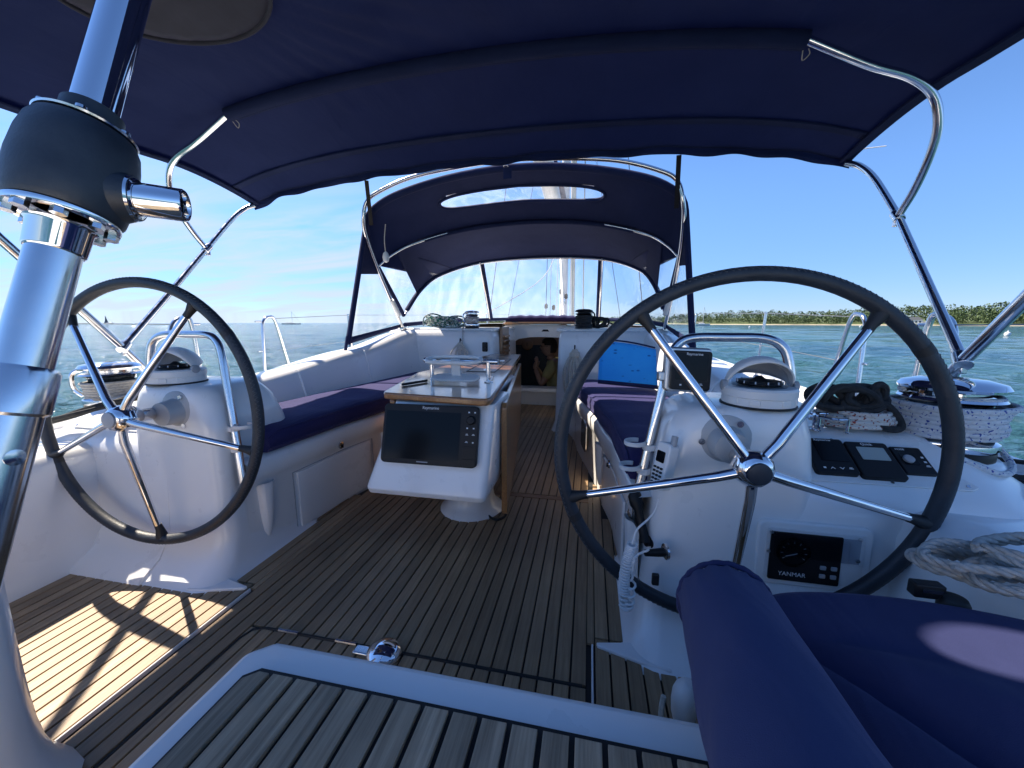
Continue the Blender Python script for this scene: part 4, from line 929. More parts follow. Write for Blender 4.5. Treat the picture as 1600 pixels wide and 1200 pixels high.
def inwin(i, j):
    u = (j-80)/80; v_ = (i-NW*0.50)/(NW*0.15); uu = abs(u)/0.47
    return uu < 1 and abs(v_+0.9*(uu**2)*0.3) < (1 if uu < 0.82 else math.sqrt(max(0, 1-((uu-0.82)/0.18)**2)))
mc_, mw = MB(), MB()
for i in range(NW):
    for j in range(160):
        qd = [pan[i][j], pan[i][j+1], pan[i+1][j+1], pan[i+1][j]]
        (mw if inwin(i+0.5, j+0.5) else mc_).add(qd, [(0, 1, 2, 3)])
def merge(mb):
    idx = {}; nv = []; mp_ = []
    for p in mb.v:
        k = (round(p.x, 5), round(p.y, 5), round(p.z, 5))
        if k not in idx: idx[k] = len(nv); nv.append(p)
        mp_.append(idx[k])
    mb.v = nv; mb.f = [tuple(mp_[i] for i in f) for f in mb.f]; return mb
ap = merge(mc_).build('aft_panel', 'canvas_dodger', dod, solid=0.003, smooth=80)
merge(mw).build('top_window', 'vinyl', dod, smooth=80)
# window border
bd = []
for k in range(96):
    a = 2*math.pi*k/96; cu_ = math.copysign(abs(math.cos(a))**0.35, math.cos(a)); sv = math.copysign(abs(math.sin(a))**0.8, math.sin(a))
    uu = cu_*0.47; i = NW*0.50+NW*0.15*(sv-0.27*(abs(uu)/0.47)**2); j = 80+80*uu
    i0 = int(i); j0 = int(j); fi, fj = i-i0, j-j0
    p = pan[i0][j0].lerp(pan[i0][min(160, j0+1)], fj).lerp(pan[i0+1][j0].lerp(pan[i0+1][min(160, j0+1)], fj), fi); bd.append(p)
MB().tube(bd, 0.014, 6, closed=True).build('window_border', 'canvas_dodger', ap)
pan2 = [[B_[j].lerp(C_[j], i/12)+Vector((0, 0, 0.035*math.sin(i/12*math.pi)*(1-(abs(j-80)/80)**2))) for j in range(12, 149)] for i in range(13)]
MB().grid(pan2).build('forward_panel', 'canvas_dodger', dod, solid=0.003, smooth=80)
MB().tube(resample(aftA, 60), 0.026, 10).build('aft_sleeve', 'canvas_dodger', ap)
MB().tube([p+Vector((0, 0.0, -0.02)) for p in B_[28:133:2]], 0.019, 10).build('hoop_sleeve', 'canvas_dodger', dod)
for rng in ((0, 42), (118, 161)): MB().tube([p+Vector((0, -0.01, -0.016)) for p in B_[rng[0]:rng[1]:2]], 0.0115, 10).build('hoop_tube', 'steel', dod)
MB().tube([p+Vector((0, -0.012, -0.02)) for p in C_[::2]], 0.011, 10).build('hoop_tube', 'steel', dod)
MB().tube([p for p in C_[2:159:2]], 0.022, 8).build('windscreen_hem', 'canvas_dodger', dod)
# outer grab rail
gr = [(1.18, 3.40, 0.90), (1.182, 3.2, 1.15), (1.175, 2.96, 1.44), (1.15, 2.80, 1.62), (1.125, 2.735, 1.72), (1.085, 2.72, 1.835), (0.99, 2.715, 1.90), (0.72, 2.715, 1.985), (0.36, 2.715, 2.028), (0, 2.715, 2.045)]
MB().tube(sym(gr, 6), 0.0145, 12).build('grab_rail', 'steel', dod)
MB().box((-0.03, 2.755, 2.03), (0.035, 0.05, 0.028)).build('rail_bracket', 'steel', dod, bevel=0.004)
MB().box((-0.03, 2.80, 1.99), (0.06, 0.012, 0.07)).build('bracket_pad', 'canvas_dodger', dod, bevel=0.004)
# windscreen panes, mullions, side windows
basel = sym([(1.185, 3.45, 0.93), (1.12, 3.95, 0.955), (1.0, 4.4, 0.975), (0.667, 4.76, 0.99), (0, 4.84, 1.0)])
D_ = resample(basel, 161)
jm = min(range(80), key=lambda j: abs(C_[j].x+0.668)); jb = min(range(80), key=lambda j: abs(D_[j].x+0.667))
def band(ca, cb_, n):
    return [ca+(cb_-ca)*k/n for k in range(n+1)]
def idx(Lst, f):
    i = min(int(f), len(Lst)-2); return Lst[i].lerp(Lst[i+1], f-i)
for (c0, c1), (d0, d1), nm in (((2, jm), (2, jb), 'windscreen_pane'), ((jm, 160-jm), (jb, 160-jb), 'windscreen_pane'), ((160-jm, 158), (160-jb, 158), 'windscreen_pane')):
    top_, bot = [idx(C_, f) for f in band(c0, c1, 24)], [idx(D_, f) for f in band(d0, d1, 24)]
    MB().grid([[top_[j].lerp(bot[j], i/8)+Vector((0, 0.01*math.sin(i/8*math.pi), 0)) for j in range(25)] for i in range(9)]).build(nm, 'vinyl', dod, smooth=80)
for s in (-1, 1):
    c, d = (C_[jm], D_[jb]) if s < 0 else (C_[160-jm], D_[160-jb])
    MB().box((0, 0, 0), (0.055, 0.012, (c-d).length), Matrix.Translation((c+d)/2+Vector((0, -0.008, 0))) @ (c-d).to_track_quat('Z', 'Y').to_matrix().to_4x4()).build('mullion', 'canvas_dodger', dod, bevel=0.003)
    MB().tube([c+Vector((0.012*s, -0.025, -0.01)), d+Vector((0.012*s, -0.03, 0.02))], 0.011, 8).build('mullion_tube', 'steel', dod)
MB().tube([p+Vector((0, -0.01, 0.012)) for p in D_[::2]], 0.020, 8).build('windscreen_base', 'canvas_dodger', dod)
for s in (-1, 1):
    X_ = lambda p: Vector((s*p[0], p[1], p[2]))
    # upper side window between the two hoops
    tri = [X_((1.185, 2.99, 1.43)), X_((1.19, 3.42, 1.02)), X_((1.125, 3.74, 1.315))]
    h2 = B_[0:14] if s < 0 else B_[160:146:-1]; h3 = C_[0:40] if s < 0 else C_[160:120:-1]
    fan = [[X_((1.185, 3.43, 1.03)).lerp(X_((1.18, 2.99, 1.43)), k/10) for k in range(11)], [h3[min(39, int(k*3.0))] for k in range(11)]]
    MB().grid([[fan[0][k].lerp(fan[1][k], i/6) for k in range(11)] for i in range(7)]).build('side_window', 'vinyl', dod, smooth=80)
    can_side = [[fan[0][k].lerp(fan[1][k], i/6)+Vector((s*0.004, 0, 0)) for k in (7, 8, 9, 10)] for i in range(7)]
    MB().tube([fan[0][0], fan[0][5], fan[0][10]], 0.020, 8).build('side_hem', 'canvas_dodger', dod)
    MB().grid([[h2[min(13, k)] for k in range(0, 14)], [idx(h3, 26+k*0.9) for k in range(0, 14)]]).build('side_panel', 'canvas_dodger', dod, solid=0.003)
    # lower wing aft of the grab rail
    tp, bt, bs = X_((1.165, 2.82, 1.68)), X_((1.205, 2.56, 0.80)), X_((1.19, 3.40, 0.92))
    w1 = [tp.lerp(bt, k/10) for k in range(11)]; w2 = [tp.lerp(X_((1.185, 2.98, 1.43)), k/3) for k in range(3)]+[X_((1.185, 2.98, 1.43)).lerp(bs, k/8) for k in range(9)]
    g_ = [[w1[k].lerp(w2[k], i/6) for k in range(11)] for i in range(7)]
    MB().grid([r_[4:11] for r_ in g_]).build('wing_window', 'vinyl', dod, smooth=80)
    MB().grid([r_[0:5] for r_ in g_]).build('wing_panel', 'canvas_dodger', dod, solid=0.003, smooth=80)
    MB().tube(w1, 0.020, 8).build('wing_hem', 'canvas_dodger', dod)
    MB().grid([[bt.lerp(bs, k/8)+Vector((0, 0, 0.0)), bt.lerp(bs, k/8)+Vector((-s*0.004, 0, 0.05-0.02*k/8))] for k in range(9)]).build('wing_skirt', 'canvas_dodger', dod, solid=0.004)
    MB().tube([bt+Vector((0, 0, 0.06)), bt+Vector((s*0.01, -0.03, -0.08))], 0.012, 8).build('wing_strap', 'canvas_dodger', dod)
    MB().box((s*1.185, 3.40, 0.905), (0.04, 0.07, 0.03)).build('hinge_base', 'steel', dod, bevel=0.006)
    MB().tube([X_((1.165, 3.30, 1.03)), X_((1.172, 3.19, 1.16))], 0.02, 10).build('rail_cuff', 'white_plastic', dod)
MB().tube(spline([(-1.02, 2.87, 1.72), (-1.03, 2.86, 1.60), (-1.025, 2.86, 1.50)], 5), 0.004, 6).build('tie_line', 'rope_cream', dod)
MB().lathe([(0.004, 0), (0.02, 0.01), (0.026, 0.04), (0.02, 0.07), (0.005, 0.085)], (-1.025, 2.86, 1.43), seg=12).build('tie_bag', 'white_plastic', dod)
# ================================================================= BACKSTAY TENSIONER
ax = (Vector((0, 0.429, 1.35))-Vector((0, 0.254, 0.837))).normalized(); B0 = Vector((0, 0.254, 0.837))
def on(z): return B0+ax*((z-0.837)/ax.z)
t = thing('backstay_tensioner', on(0.60), 'thick polished backstay tensioner with a black gearbox and winch handle socket', 'rigging')
MB().tube([on(0.55), on(0.885)], 0.024, 32).build('lower_tube', 'steel', t)
MB().lathe([(0.0245, 0), (0.028, 0.003), (0.028, 0.045), (0.0255, 0.05)], on(0.868), ax, 32).build('sleeve', 'steel', t)
MB().tube([on(0.90), on(1.045)], 0.0215, 36).build('ram_tube', 'steel', t)
MB().lathe([(0.0225, 0), (0.024, 0.002), (0.0255, 0.028), (0.028, 0.031)], on(1.035), ax, 36).build('neck', 'chrome', t)
fl_ = MB().lathe([(0.030, 0), (0.0445, 0.001), (0.0455, 0.003), (0.0455, 0.0065), (0.043, 0.008)], on(1.069), ax, 48).build('flange', 'chrome', t)
px_ = Vector((1, 0, 0)); py_ = ax.cross(px_)
for k in range(8):
    a = R(45*k+12); c = on(1.0695)+(px_*math.cos(a)+py_*math.sin(a))*0.0375
    MB().lathe([(0.0065, -0.006), (0.0065, 0.0)], c, ax, 6).build('bolt', 'steel', fl_)
gb = MB().lathe([(0.044, 0.0), (0.0475, 0.006), (0.050, 0.025), (0.0505, 0.05), (0.049, 0.075), (0.046, 0.092), (0.0415, 0.101), (0.03, 0.1035)], on(1.077), ax, 48).build('gearbox', 'gearbox', t)
sd = (Vector((0.84, 0.54, -0.06))).normalized(); sc_ = on(1.106)
MB().tube([sc_+sd*0.025, sc_+sd*0.045, sc_+sd*0.057], [0.034, 0.0285, 0.024], 28).build('boss', 'gearbox', gb)
so_ = MB(); so_.lathe([(0.0240, 0.052), (0.0255, 0.054), (0.0245, 0.0565), (0.0185, 0.058), (0.0185, 0.100), (0.0172, 0.102), (0.0148, 0.102), (0.0140, 0.1005), (0.0140, 0.074), (0.001, 0.074)], sc_, sd, 40)
so_.build('handle_socket', 'chrome', gb)
MB().lathe([(0.0137, 0.0745), (0.0137, 0.096), (0.0105, 0.096), (0.0105, 0.0755)], sc_, sd, 8).build('socket_star', 'black_plastic', gb)
tp_ = MB().lathe([(0.0415, 0.0), (0.0425, 0.002), (0.040, 0.004), (0.028, 0.0045)], on(1.175), ax, 48).build('top_plate', 'steel', t)
for k in range(6):
    a = R(60*k+20); c = on(1.1795)+(px_*math.cos(a)+py_*math.sin(a))*0.036
    MB().lathe([(0.0052, -0.001), (0.005, 0.0025), (0.002, 0.004)], c, ax, 12).build('bolt', 'steel', tp_)
MB().lathe([(0.0265, 0), (0.0265, 0.022), (0.0235, 0.024)], on(1.179), ax, 36).build('collar', 'gearbox', t)
MB().tube([on(1.19), on(1.34), on(2.6)], 0.0212, 36).build('upper_tube', 'chrome', t)
MB().tube([on(2.6), on(12.0)], 0.008, 8).build('stay_wire', 'wire', t)
bk = MB().box((0, 0, 0), (0.034, 0.034, 0.10), Matrix.Translation(on(0.83)) @ ax.to_track_quat('Z', 'Y').to_matrix().to_4x4()).build('toggle', 'alu', t, bevel=0.01)
MB().lathe([(0.008, 0), (0.008, 0.008), (0.003, 0.009)], on(0.83)+Vector((0.016, 0, 0)), (1, 0, 0), 14).build('pin', 'steel', bk)
MB().lathe([(0.05, 0), (0.05, 0.01), (0.03, 0.03)], on(0.54), ax, 20).build('deck_plate', 'steel', t)
rows = [[Vector((a*w_, on(z).y-0.02+b*w_, z)) for a, b in rrect(2, 2, 0.6, 3)] for z, w_ in ((0.0, 0.085), (0.02, 0.07), (0.3, 0.055), (0.54, 0.05))]
MB().grid(rows, closed=True, caps=True).build('plinth', 'gelcoat', t, smooth=60)
# ================================================================= CUSHIONS
def bench_cushion(s, y0, y1, label):
    rows = []; n_ = 40
    for k in range(n_+1):
        y = y0+(y1-y0)*k/n_; xi = lerp(BASE, y)-0.028; xo = lerp(XO, y)-0.012; z0 = 0.428; e = min(1, min(k, n_-k)/1.5+0.25); h = 0.095*(0.55+0.45*e)
        wv = 0.004*math.sin(y*21)+0.003*math.sin(y*47+1)
        pr = [(xi+0.012, z0), (xi, z0+0.02), (xi-0.003, z0+h*0.6), (xi+0.006, z0+h*0.88), (xi+0.03, z0+h+wv*0.5)]
        for f in (0.25, 0.5, 0.75): pr.append((xi+(xo-xi)*f, z0+h+0.004+wv*(1-f)))
        pr += [(xo-0.03, z0+h), (xo-0.005, z0+h*0.85), (xo, z0+h*0.5), (xo-0.01, z0)]
        rows.append([Vector((s*a, y, b)) for a, b in pr])
    t = thing('bench_cushion', (s*0.9, (y0+y1)/2, 0.425), label, 'cushion', 'navy bench cushions')
    MB().grid(rows, closed=True, caps=True).build('cushion', 'navy_seat', t, smooth=70)
    for pi in (3, 1): MB().tube([r_[pi]+Vector((-s*0.001, 0, 0.001)) for r_ in rows], 0.0035, 6).build('piping', 'navy_seat', t)
bench_cushion(-1, 1.28, 3.24, 'navy bench cushion with a sunlit strip along the plain white backrest')
bench_cushion(1, 1.30, 3.05, 'navy bench cushion with a bright blue pad standing on it')
# bright blue pad
Z0 = 0.53
a, b = at(933, 600, Z=Z0), at(1026, 606, Z=Z0)
yb = 2.55; a = at(934, 598, Y=yb); b = at(1027, 607, Y=yb); c = at(1024, 547, Y=yb+0.1); d = at(938, 534, Y=yb+0.1)
t = thing('blue_pad', (a+b)/2, 'bright blue spotted foam pad standing upright on the navy bench', 'pad')
ee = [a, b, c, d]; cc = (a+b+c+d)/4; nn = (b-a).cross(d-a).normalized()
if nn.y > 0: nn = -nn
def quadpt(u, v_): return a.lerp(b, u).lerp(d.lerp(c, u), v_)
rows = []
for i in range(13):
    rows.append([quadpt(i/12, j/10)+Vector((0, 0, 0.012*math.sin(i/12*math.pi)*j/10))-nn*0.0 for j in range(11)])
MB().grid(rows).build('pad', 'blue_pad', t, solid=0.03, smooth=60)
MB().tube([quadpt(i/12, 0.0)+nn*0.012+Vector((0, 0, 0.005)) for i in range(13)], 0.013, 8).build('edge_band', 'navy_helm_shaded', t)
MB().tube(spline([quadpt(i/8, 1.0)+Vector((0, 0.01, 0.014+0.012*math.sin(i/8*math.pi))) for i in range(9)], 3), 0.006, 6).build('edge_binding', 'navy_helm_shaded', t)
# helm seat and bolster
t = thing('helm_bolster', (0.78, 0.35, 0.38), 'smooth navy roll bolster beside the teak step', 'bolster')
pa, pb = Vector((0.792, 0.60, 0.520)), Vector((0.738, 0.05, 0.60))
pts = []; rs_ = []
for k in range(19):
    f = k/18; pts.append(pa.lerp(pb, f)); rs_.append(0.0715*(1 if k > 3 else (0.42, 0.80, 0.93, 0.985)[k]))
for k, dd_ in ((0, -0.010), (1, -0.006), (2, 0.0)): pts[k] = pa.lerp(pb, (0, 0.008, 0.03)[k])
mbr = MB().tube(pts, rs_, 48)
for i_, p_ in enumerate(mbr.v):
    fr2 = (p_-pa).dot((pb-pa))/(pb-pa).length_squared; cn = pa.lerp(pb, fr2); rv = p_-cn; an = math.atan2(rv.z, rv.x)
    p_ += rv.normalized()*(0.0022*math.sin(an*3+fr2*9)+0.0028*math.sin(an*17+1.3*math.sin(fr2*7))*math.exp(-fr2/0.10)+0.0012*math.sin(an*5-fr2*23))
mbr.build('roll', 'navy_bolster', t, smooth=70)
d_ = (pb-pa).normalized(); e1 = d_.orthogonal().normalized(); e2 = d_.cross(e1)
MB().tube([pa+d_*0.010+(e1*math.cos(2*math.pi*k/60)+e2*math.sin(2*math.pi*k/60))*0.0665*(1+0.012*math.sin(k*2.1)) for k in range(60)], 0.0045, 8, closed=True).build('piping', 'navy_helm_shaded', t)
t = thing('helm_seat_cushion', (1.1, 0.3, 0.40), 'wide wrinkled navy helm seat cushion with a patch of sun', 'cushion')
rows = []
NX, NY = 70, 60
def seat_front(x): return 0.675+0.045*math.sin(min(1, max(0, (x-0.85)/0.55))*math.pi)-0.02*(x-0.9)
for j in range(NY+1):
    row = []
    for i in range(NX+1):
        x = 0.80+i/NX*0.95; f = j/NY; yF = seat_front(x); y = yF-(f**1.4)*0.95
        z = 0.478-0.035*math.exp(-((x-0.83)/0.06)**2)
        ed = max(0, 1-f/0.045); z -= 0.055*ed*ed
        # creases running from the bolster's end outward
        for (ax_, ay_, bx_, by_, dp, wd_) in ((0.86, 0.64, 1.06, 0.36, 0.012, 0.016), (1.06, 0.36, 1.35, 0.31, 0.010, 0.014), (1.04, 0.40, 1.12, 0.15, 0.010, 0.018), (1.0, 0.55, 1.32, 0.43, -0.006, 0.03), (0.88, 0.60, 1.1, 0.57, 0.004, 0.015)):
            A2 = Vector((ax_, ay_)); D2 = Vector((bx_, by_))-A2; q_ = Vector((x, y))-A2; tt_ = max(0, min(1, q_.dot(D2)/D2.length_squared)); dist = (q_-D2*tt_).length
            z -= 1.9*dp*math.exp(-(dist/wd_)**2)*math.sin(math.pi*min(1, max(0.12, tt_*0.9+0.08)))
        row.append(Vector((x, y+0.006*ed, z)))
    rows.append(row)
MB().grid(rows).build('cushion', 'navy_helm_shaded', t, solid=0.03, smooth=80)
MB().tube([rows[2][i]+Vector((0, 0.012, 0.002)) for i in range(NX+1)], 0.005, 8).build('piping', 'navy_helm_shaded', t)
MB().box((1.28, 0.1, 0.24), (0.90, 1.0, 0.42)).build('seat_base', 'gelcoat', t, bevel=0.03)
p = at(1446, 921, Y=0.745); M = frame(p, (1, 0, 0), (0, 0, 1)); t = thing('seat_clip', p, 'small black latch clip at the front edge of the helm seat', 'clip')
MB().prism([(-0.022, -0.012), (0.014, -0.012), (0.024, 0.004), (0.024, 0.014), (-0.022, 0.014)], -0.01, 0.01, M).build('body', 'black_plastic', t, bevel=0.003)
MB().box((0.002, 0.004, 0.0115), (0.03, 0.006, 0.002), M).build('slot', 'steel', t)
p = at(1490, 940, Y=0.74); tag(MB().lathe([(0.02, -0.03), (0.021, 0), (0.017, 0.008), (0.004, 0.012)], p, seg=20).build('rubber_stop', 'rubber', loc=p), 'round black rubber stop at the front edge of the helm seat', 'stop')
p = Vector((0.80, 0.70, 0.0)); q_ = at(1050, 1060, Z=0.15); t = thing('rope_bag', (q_.x, q_.y, 0.02), 'white cloth bag edge beside the navy bolster on the sole', 'bag')
MB().tube([(q_.x+0.03, q_.y, 0.025), (q_.x+0.03, q_.y, 0.10), (q_.x+0.035, q_.y, 0.13), (q_.x+0.04, q_.y, 0.15)], [0.025, 0.032, 0.03, 0.012], 16).build('bag', 'white_plastic', t, sub=1)
MB().tube(spline([(q_.x-0.02, q_.y-0.02, 0.12), (q_.x-0.024, q_.y-0.025, 0.08), (q_.x-0.02, q_.y-0.03, 0.03)], 4), 0.006, 6).build('drawstring', 'rope_cream', t)
# hatch cushion
p = Vector((0.0, 4.62, 0.97)); rows = []
for k in range(25):
    x = -0.40+0.82*k/24; e = min(1, min(k, 24-k)/2+0.2); h = 0.075*(0.5+0.5*e)+0.006*math.sin(k*1.7)
    rows.append([Vector((x, y_, z)) for y_, z in ((4.42, 0.97), (4.405, 0.97+h*0.4), (4.42, 0.97+h*0.85), (4.48, 0.97+h), (4.70, 0.97+h*1.0), (4.76, 0.97+h*0.7), (4.76, 0.97))])
tag(MB().grid(rows, closed=True, caps=True).build('hatch_cushion', 'navy_seat', loc=p, smooth=70), 'long navy cushion lying on the companionway hatch', 'cushion')
# ================================================================= WINCHES AND ROPES
def helix(c, r0, r1, z0, z1, turns, n=28, jig=0.0, ph=0, seed=1):
    rr = random.Random(seed); o_ = []
    N_ = int(turns*n)
    for k in range(N_+1):
        f = k/N_; a = 2*math.pi*k/n+ph; r_ = r0+(r1-r0)*f+jig*math.sin(k*0.7+seed)*0.5+jig*rr.uniform(-.3, .3)
        o_.append(Vector((c[0]+r_*math.cos(a), c[1]+r_*math.sin(a), c[2]+z0+(z1-z0)*f)))
    return o_
def winch(name, p, R0, H, label, group, drum='chrome'):
    t = thing(name, p, label, 'winch', group); p = Vector(p)
    MB().lathe([(R0*0.95, 0), (R0*0.95, H*0.12), (R0*0.9, H*0.15)], p, seg=36).build('foot', 'black_plastic', t)
    MB().lathe([(R0*0.98, H*0.13), (R0*1.0, H*0.16), (R0*0.98, H*0.22), (R0*0.74, H*0.30), (R0*0.68, H*0.45), (R0*0.72, H*0.62), (R0*0.80, H*0.70)], p, seg=40).build('drum', drum, t)
    MB().lathe([(R0*0.78, H*0.70), (R0*0.98, H*0.74), (R0*0.94, H*0.77), (R0*0.70, H*0.79), (R0*0.70, H*0.83), (R0*0.98, H*0.86), (R0*1.0, H*0.89), (R0*0.92, H*0.945), (R0*0.60, H*0.99), (R0*0.22, H*1.0), (R0*0.2, H*0.97)], p, seg=44).build('self_tailer', drum, t)
    MB().lathe([(R0*0.17, H*0.965), (R0*0.17, H*1.004), (R0*0.12, H*1.006)], p, seg=8).build('handle_socket', 'black_plastic', t)
    a = R(215 if p.x < 0 else 20); d = Vector((math.cos(a), math.sin(a), 0))
    MB().tube(spline([p+d*R0*0.7+Vector((0, 0, H*0.83)), p+d*R0*1.02+Vector((0, 0, H*0.84)), p+d*R0*1.25+Vector((0, 0, H*0.72)), p+d*R0*1.25+Vector((0, 0, H*0.45)), p+d*R0*1.0+Vector((0, 0, H*0.28))], 5), R0*0.09, 8).build('stripper_arm', drum, t)
    return t
WS = Vector((1.665, 1.40, 0.555)); WP = Vector((-1.69, 1.40, 0.555))
for w_ in (WS, WP): 
    rows = [[Vector((w_.x+r_*math.cos(2*math.pi*k/32), w_.y+r_*math.sin(2*math.pi*k/32), z)) for k in range(32)] for r_, z in ((0.17, 0.36), (0.155, 0.42), (0.142, 0.50), (0.14, 0.54), (0.125, 0.557))]
    MB().grid(rows, closed=True, caps=True).build('winch_plinth', 'gelcoat', yacht, smooth=60)
winch('primary_winch', WS, 0.120, 0.24, 'big chrome winch wrapped in blue flecked rope beside the instruments', 'primary winches')
winch('primary_winch', WP, 0.112, 0.22, 'big chrome winch wrapped in grey rope behind the bench side wheel', 'primary winches', 'steel')
def rope_thing(name, runs, r, mat, label, group=None, seg=8, n=5):
    pts0 = runs[0][0]; t = thing(name, pts0, label, 'rope', group)
    for k, pts in enumerate(runs): MB().tube(pts if len(pts) > 30 else spline(pts, n), r, seg).build('strand' if k else 'coil', mat, t)
    return t
h1 = helix(WS, 0.102, 0.136, 0.062, 0.168, 7.3, jig=0.014, seed=3)
h2 = helix(WS, 0.096, 0.108, 0.170, 0.196, 1.4, jig=0.004, seed=5, ph=0.5)
tail = [h1[0], WS+Vector((0.10, -0.11, 0.02)), WS+Vector((0.135, -0.02, -0.01)), WS+Vector((0.128, 0.06, 0.03)), WS+Vector((0.118, 0.03, 0.11))]
tail2 = [WS+Vector((-0.06, -0.125, 0.028)), WS+Vector((0.04, -0.14, -0.012)), WS+Vector((0.13, -0.07, -0.01)), WS+Vector((0.15, 0.02, 0.04)), WS+Vector((0.118, 0.06, 0.12))]
rope_thing('winch_rope', [h1, h2, tail2], 0.0085, 'rope_blue', 'white rope with blue flecks wound on the big chrome winch')
rope_thing('winch_rope', [helix(WP, 0.088, 0.105, 0.05, 0.13, 6.2, jig=0.005, seed=8)], 0.0075, 'rope_grey', 'worn grey rope wound on the winch behind the bench side wheel')
# black lines around the port winch
o = at(150, 640, X=-1.45)
rope_thing('sheet_tail', [[(-1.80, 1.05, 0.49), (-1.66, 1.12, 0.54), (-1.50, 1.16, 0.585), (-1.40, 1.28, 0.64), (-1.28, 1.34, 0.64)], [(-1.82, 1.0, 0.47), (-1.64, 1.09, 0.55), (-1.46, 1.17, 0.60), (-1.36, 1.32, 0.635), (-1.24, 1.40, 0.635)], [(-1.78, 1.1, 0.50), (-1.6, 1.16, 0.57), (-1.44, 1.2, 0.62), (-1.32, 1.33, 0.645), (-1.22, 1.36, 0.64)]], 0.009, 'rope_black', 'black sheet tails draped over the shelf by the grey roped winch')
def tangle(c, rx, ry, rz, loops, seed, npts=9):
    rr = random.Random(seed); P_l = []
    for k in range(loops*npts):
        a = 2*math.pi*k/npts+rr.uniform(-.25, .25); q_ = rr.uniform(0.65, 1.05)
        P_l.append(Vector((c[0]+rx*q_*math.cos(a), c[1]+ry*q_*math.sin(a), c[2]+rz*abs(math.sin(k*0.37+seed))*rr.uniform(0.4, 1))))
    return spline(P_l, 4)
def vtangle(c, rx, rz, ry, loops, seed, npts=8):
    rr = random.Random(seed); P_l = []
    for k in range(loops*npts):
        a = 2*math.pi*k/npts+rr.uniform(-.2, .2); q_ = rr.uniform(0.7, 1.08); sh = rx*0.9*(k/(loops*npts)-0.5)
        P_l.append(Vector((c[0]+sh+rx*0.55*q_*math.cos(a), c[1]+ry*math.sin(k*0.9+seed)*rr.uniform(.5, 1), c[2]+rz+rz*q_*math.sin(a))))
    return spline(P_l, 4)
# coil of red flecked rope with a black line on top, beside the winch
o = Vector((1.43, 1.42, 0.632))
rope_thing('rope_coil', [tangle(o, 0.11, 0.06, 0.055, 8, 4), helix(o, 0.10, 0.085, 0.0, 0.05, 4, jig=0.012, seed=2)], 0.0075, 'rope_red', 'white rope coil with red flecks under the black line')
ob_ = Vector((1.385, 1.385, 0.685))
rope_thing('black_line', [vtangle(ob_, 0.13, 0.038, 0.03, 9, 6), [ob_+Vector((0.06, -0.01, 0.03)), ob_+Vector((0.10, -0.02, 0.02)), ob_+Vector((0.13, -0.03, -0.02)), ob_+Vector((0.12, -0.05, -0.045)), ob_+Vector((0.07, -0.05, -0.04)), ob_+Vector((0.045, -0.03, -0.005))], [ob_+Vector((0.05, 0, 0.02)), ob_+Vector((0.055, -0.01, 0.06)), ob_+Vector((0.075, -0.01, 0.085)), ob_+Vector((0.10, 0, 0.07)), ob_+Vector((0.10, 0.0, 0.03))]], 0.0105, 'rope_black', 'knotted black line heaped on the red flecked coil')
for k, (x, y, nm) in enumerate(((1.425, 1.235, 'outer'), (1.50, 1.165, 'inner'))):
    pass
# black rubber winch handle holders beside the winch
for px, py, lab in ((1390, 722, 'beside the red flecked coil'), (1440, 735, 'against the big chrome winch')):
    p = at(px, py, Y=1.27); t = thing('clutch_pad', p, 'flat black rubber pad '+lab, 'rubber pad')
    M = frame(p, (1, -0.35, -0.12), (0, 0.5, 0.2))
    MB().prism(rrect(0.125, 0.05, 0.022), -0.008, 0.012, M).build('pad', 'rubber', t, bevel=0.004)
    for q in range(9): MB().box((-0.045+0.011*q, -0.024, 0.004), (0.004, 0.004, 0.014), M).build('rib', 'black_plastic', t)
# chrome double cup ring
t = thing('cup_rings', (1.28, 1.36, 0.62), 'pair of small chrome cup rings standing on the white shelf', 'cup holder')
for cx, cy in ((1.245, 1.37), (1.325, 1.345)):
    MB().tube([Vector((cx+0.042*math.cos(R(a)), cy+0.042*math.sin(R(a)), 0.668)) for a in range(0, 360, 12)], 0.004, 8, closed=True).build('ring', 'chrome', t)
    for a in (200, 330, 80):
        d = Vector((math.cos(R(a)), math.sin(R(a)), 0))*0.042; MB().tube([Vector((cx, cy, 0.622))+d, Vector((cx, cy, 0.668))+d], 0.0045, 8).build('leg', 'chrome', t)
        MB().lathe([(0.009, 0), (0.009, 0.003), (0.005, 0.005)], Vector((cx, cy, 0.622))+d, seg=10).build('foot', 'chrome', t)
t = thing('cup_ring', (-1.24, 1.36, 0.62), 'single small chrome cup ring behind the sunlit instrument', 'cup holder')
MB().tube([Vector((-1.245+0.042*math.cos(R(a)), 1.36+0.042*math.sin(R(a)), 0.668)) for a in range(0, 360, 12)], 0.004, 8, closed=True).build('ring', 'chrome', t)
for a in (200, 330, 80):
    d = Vector((math.cos(R(a)), math.sin(R(a)), 0))*0.042; MB().tube([Vector((-1.245, 1.36, 0.622))+d, Vector((-1.245, 1.36, 0.668))+d], 0.0045, 8).build('leg', 'chrome', t)
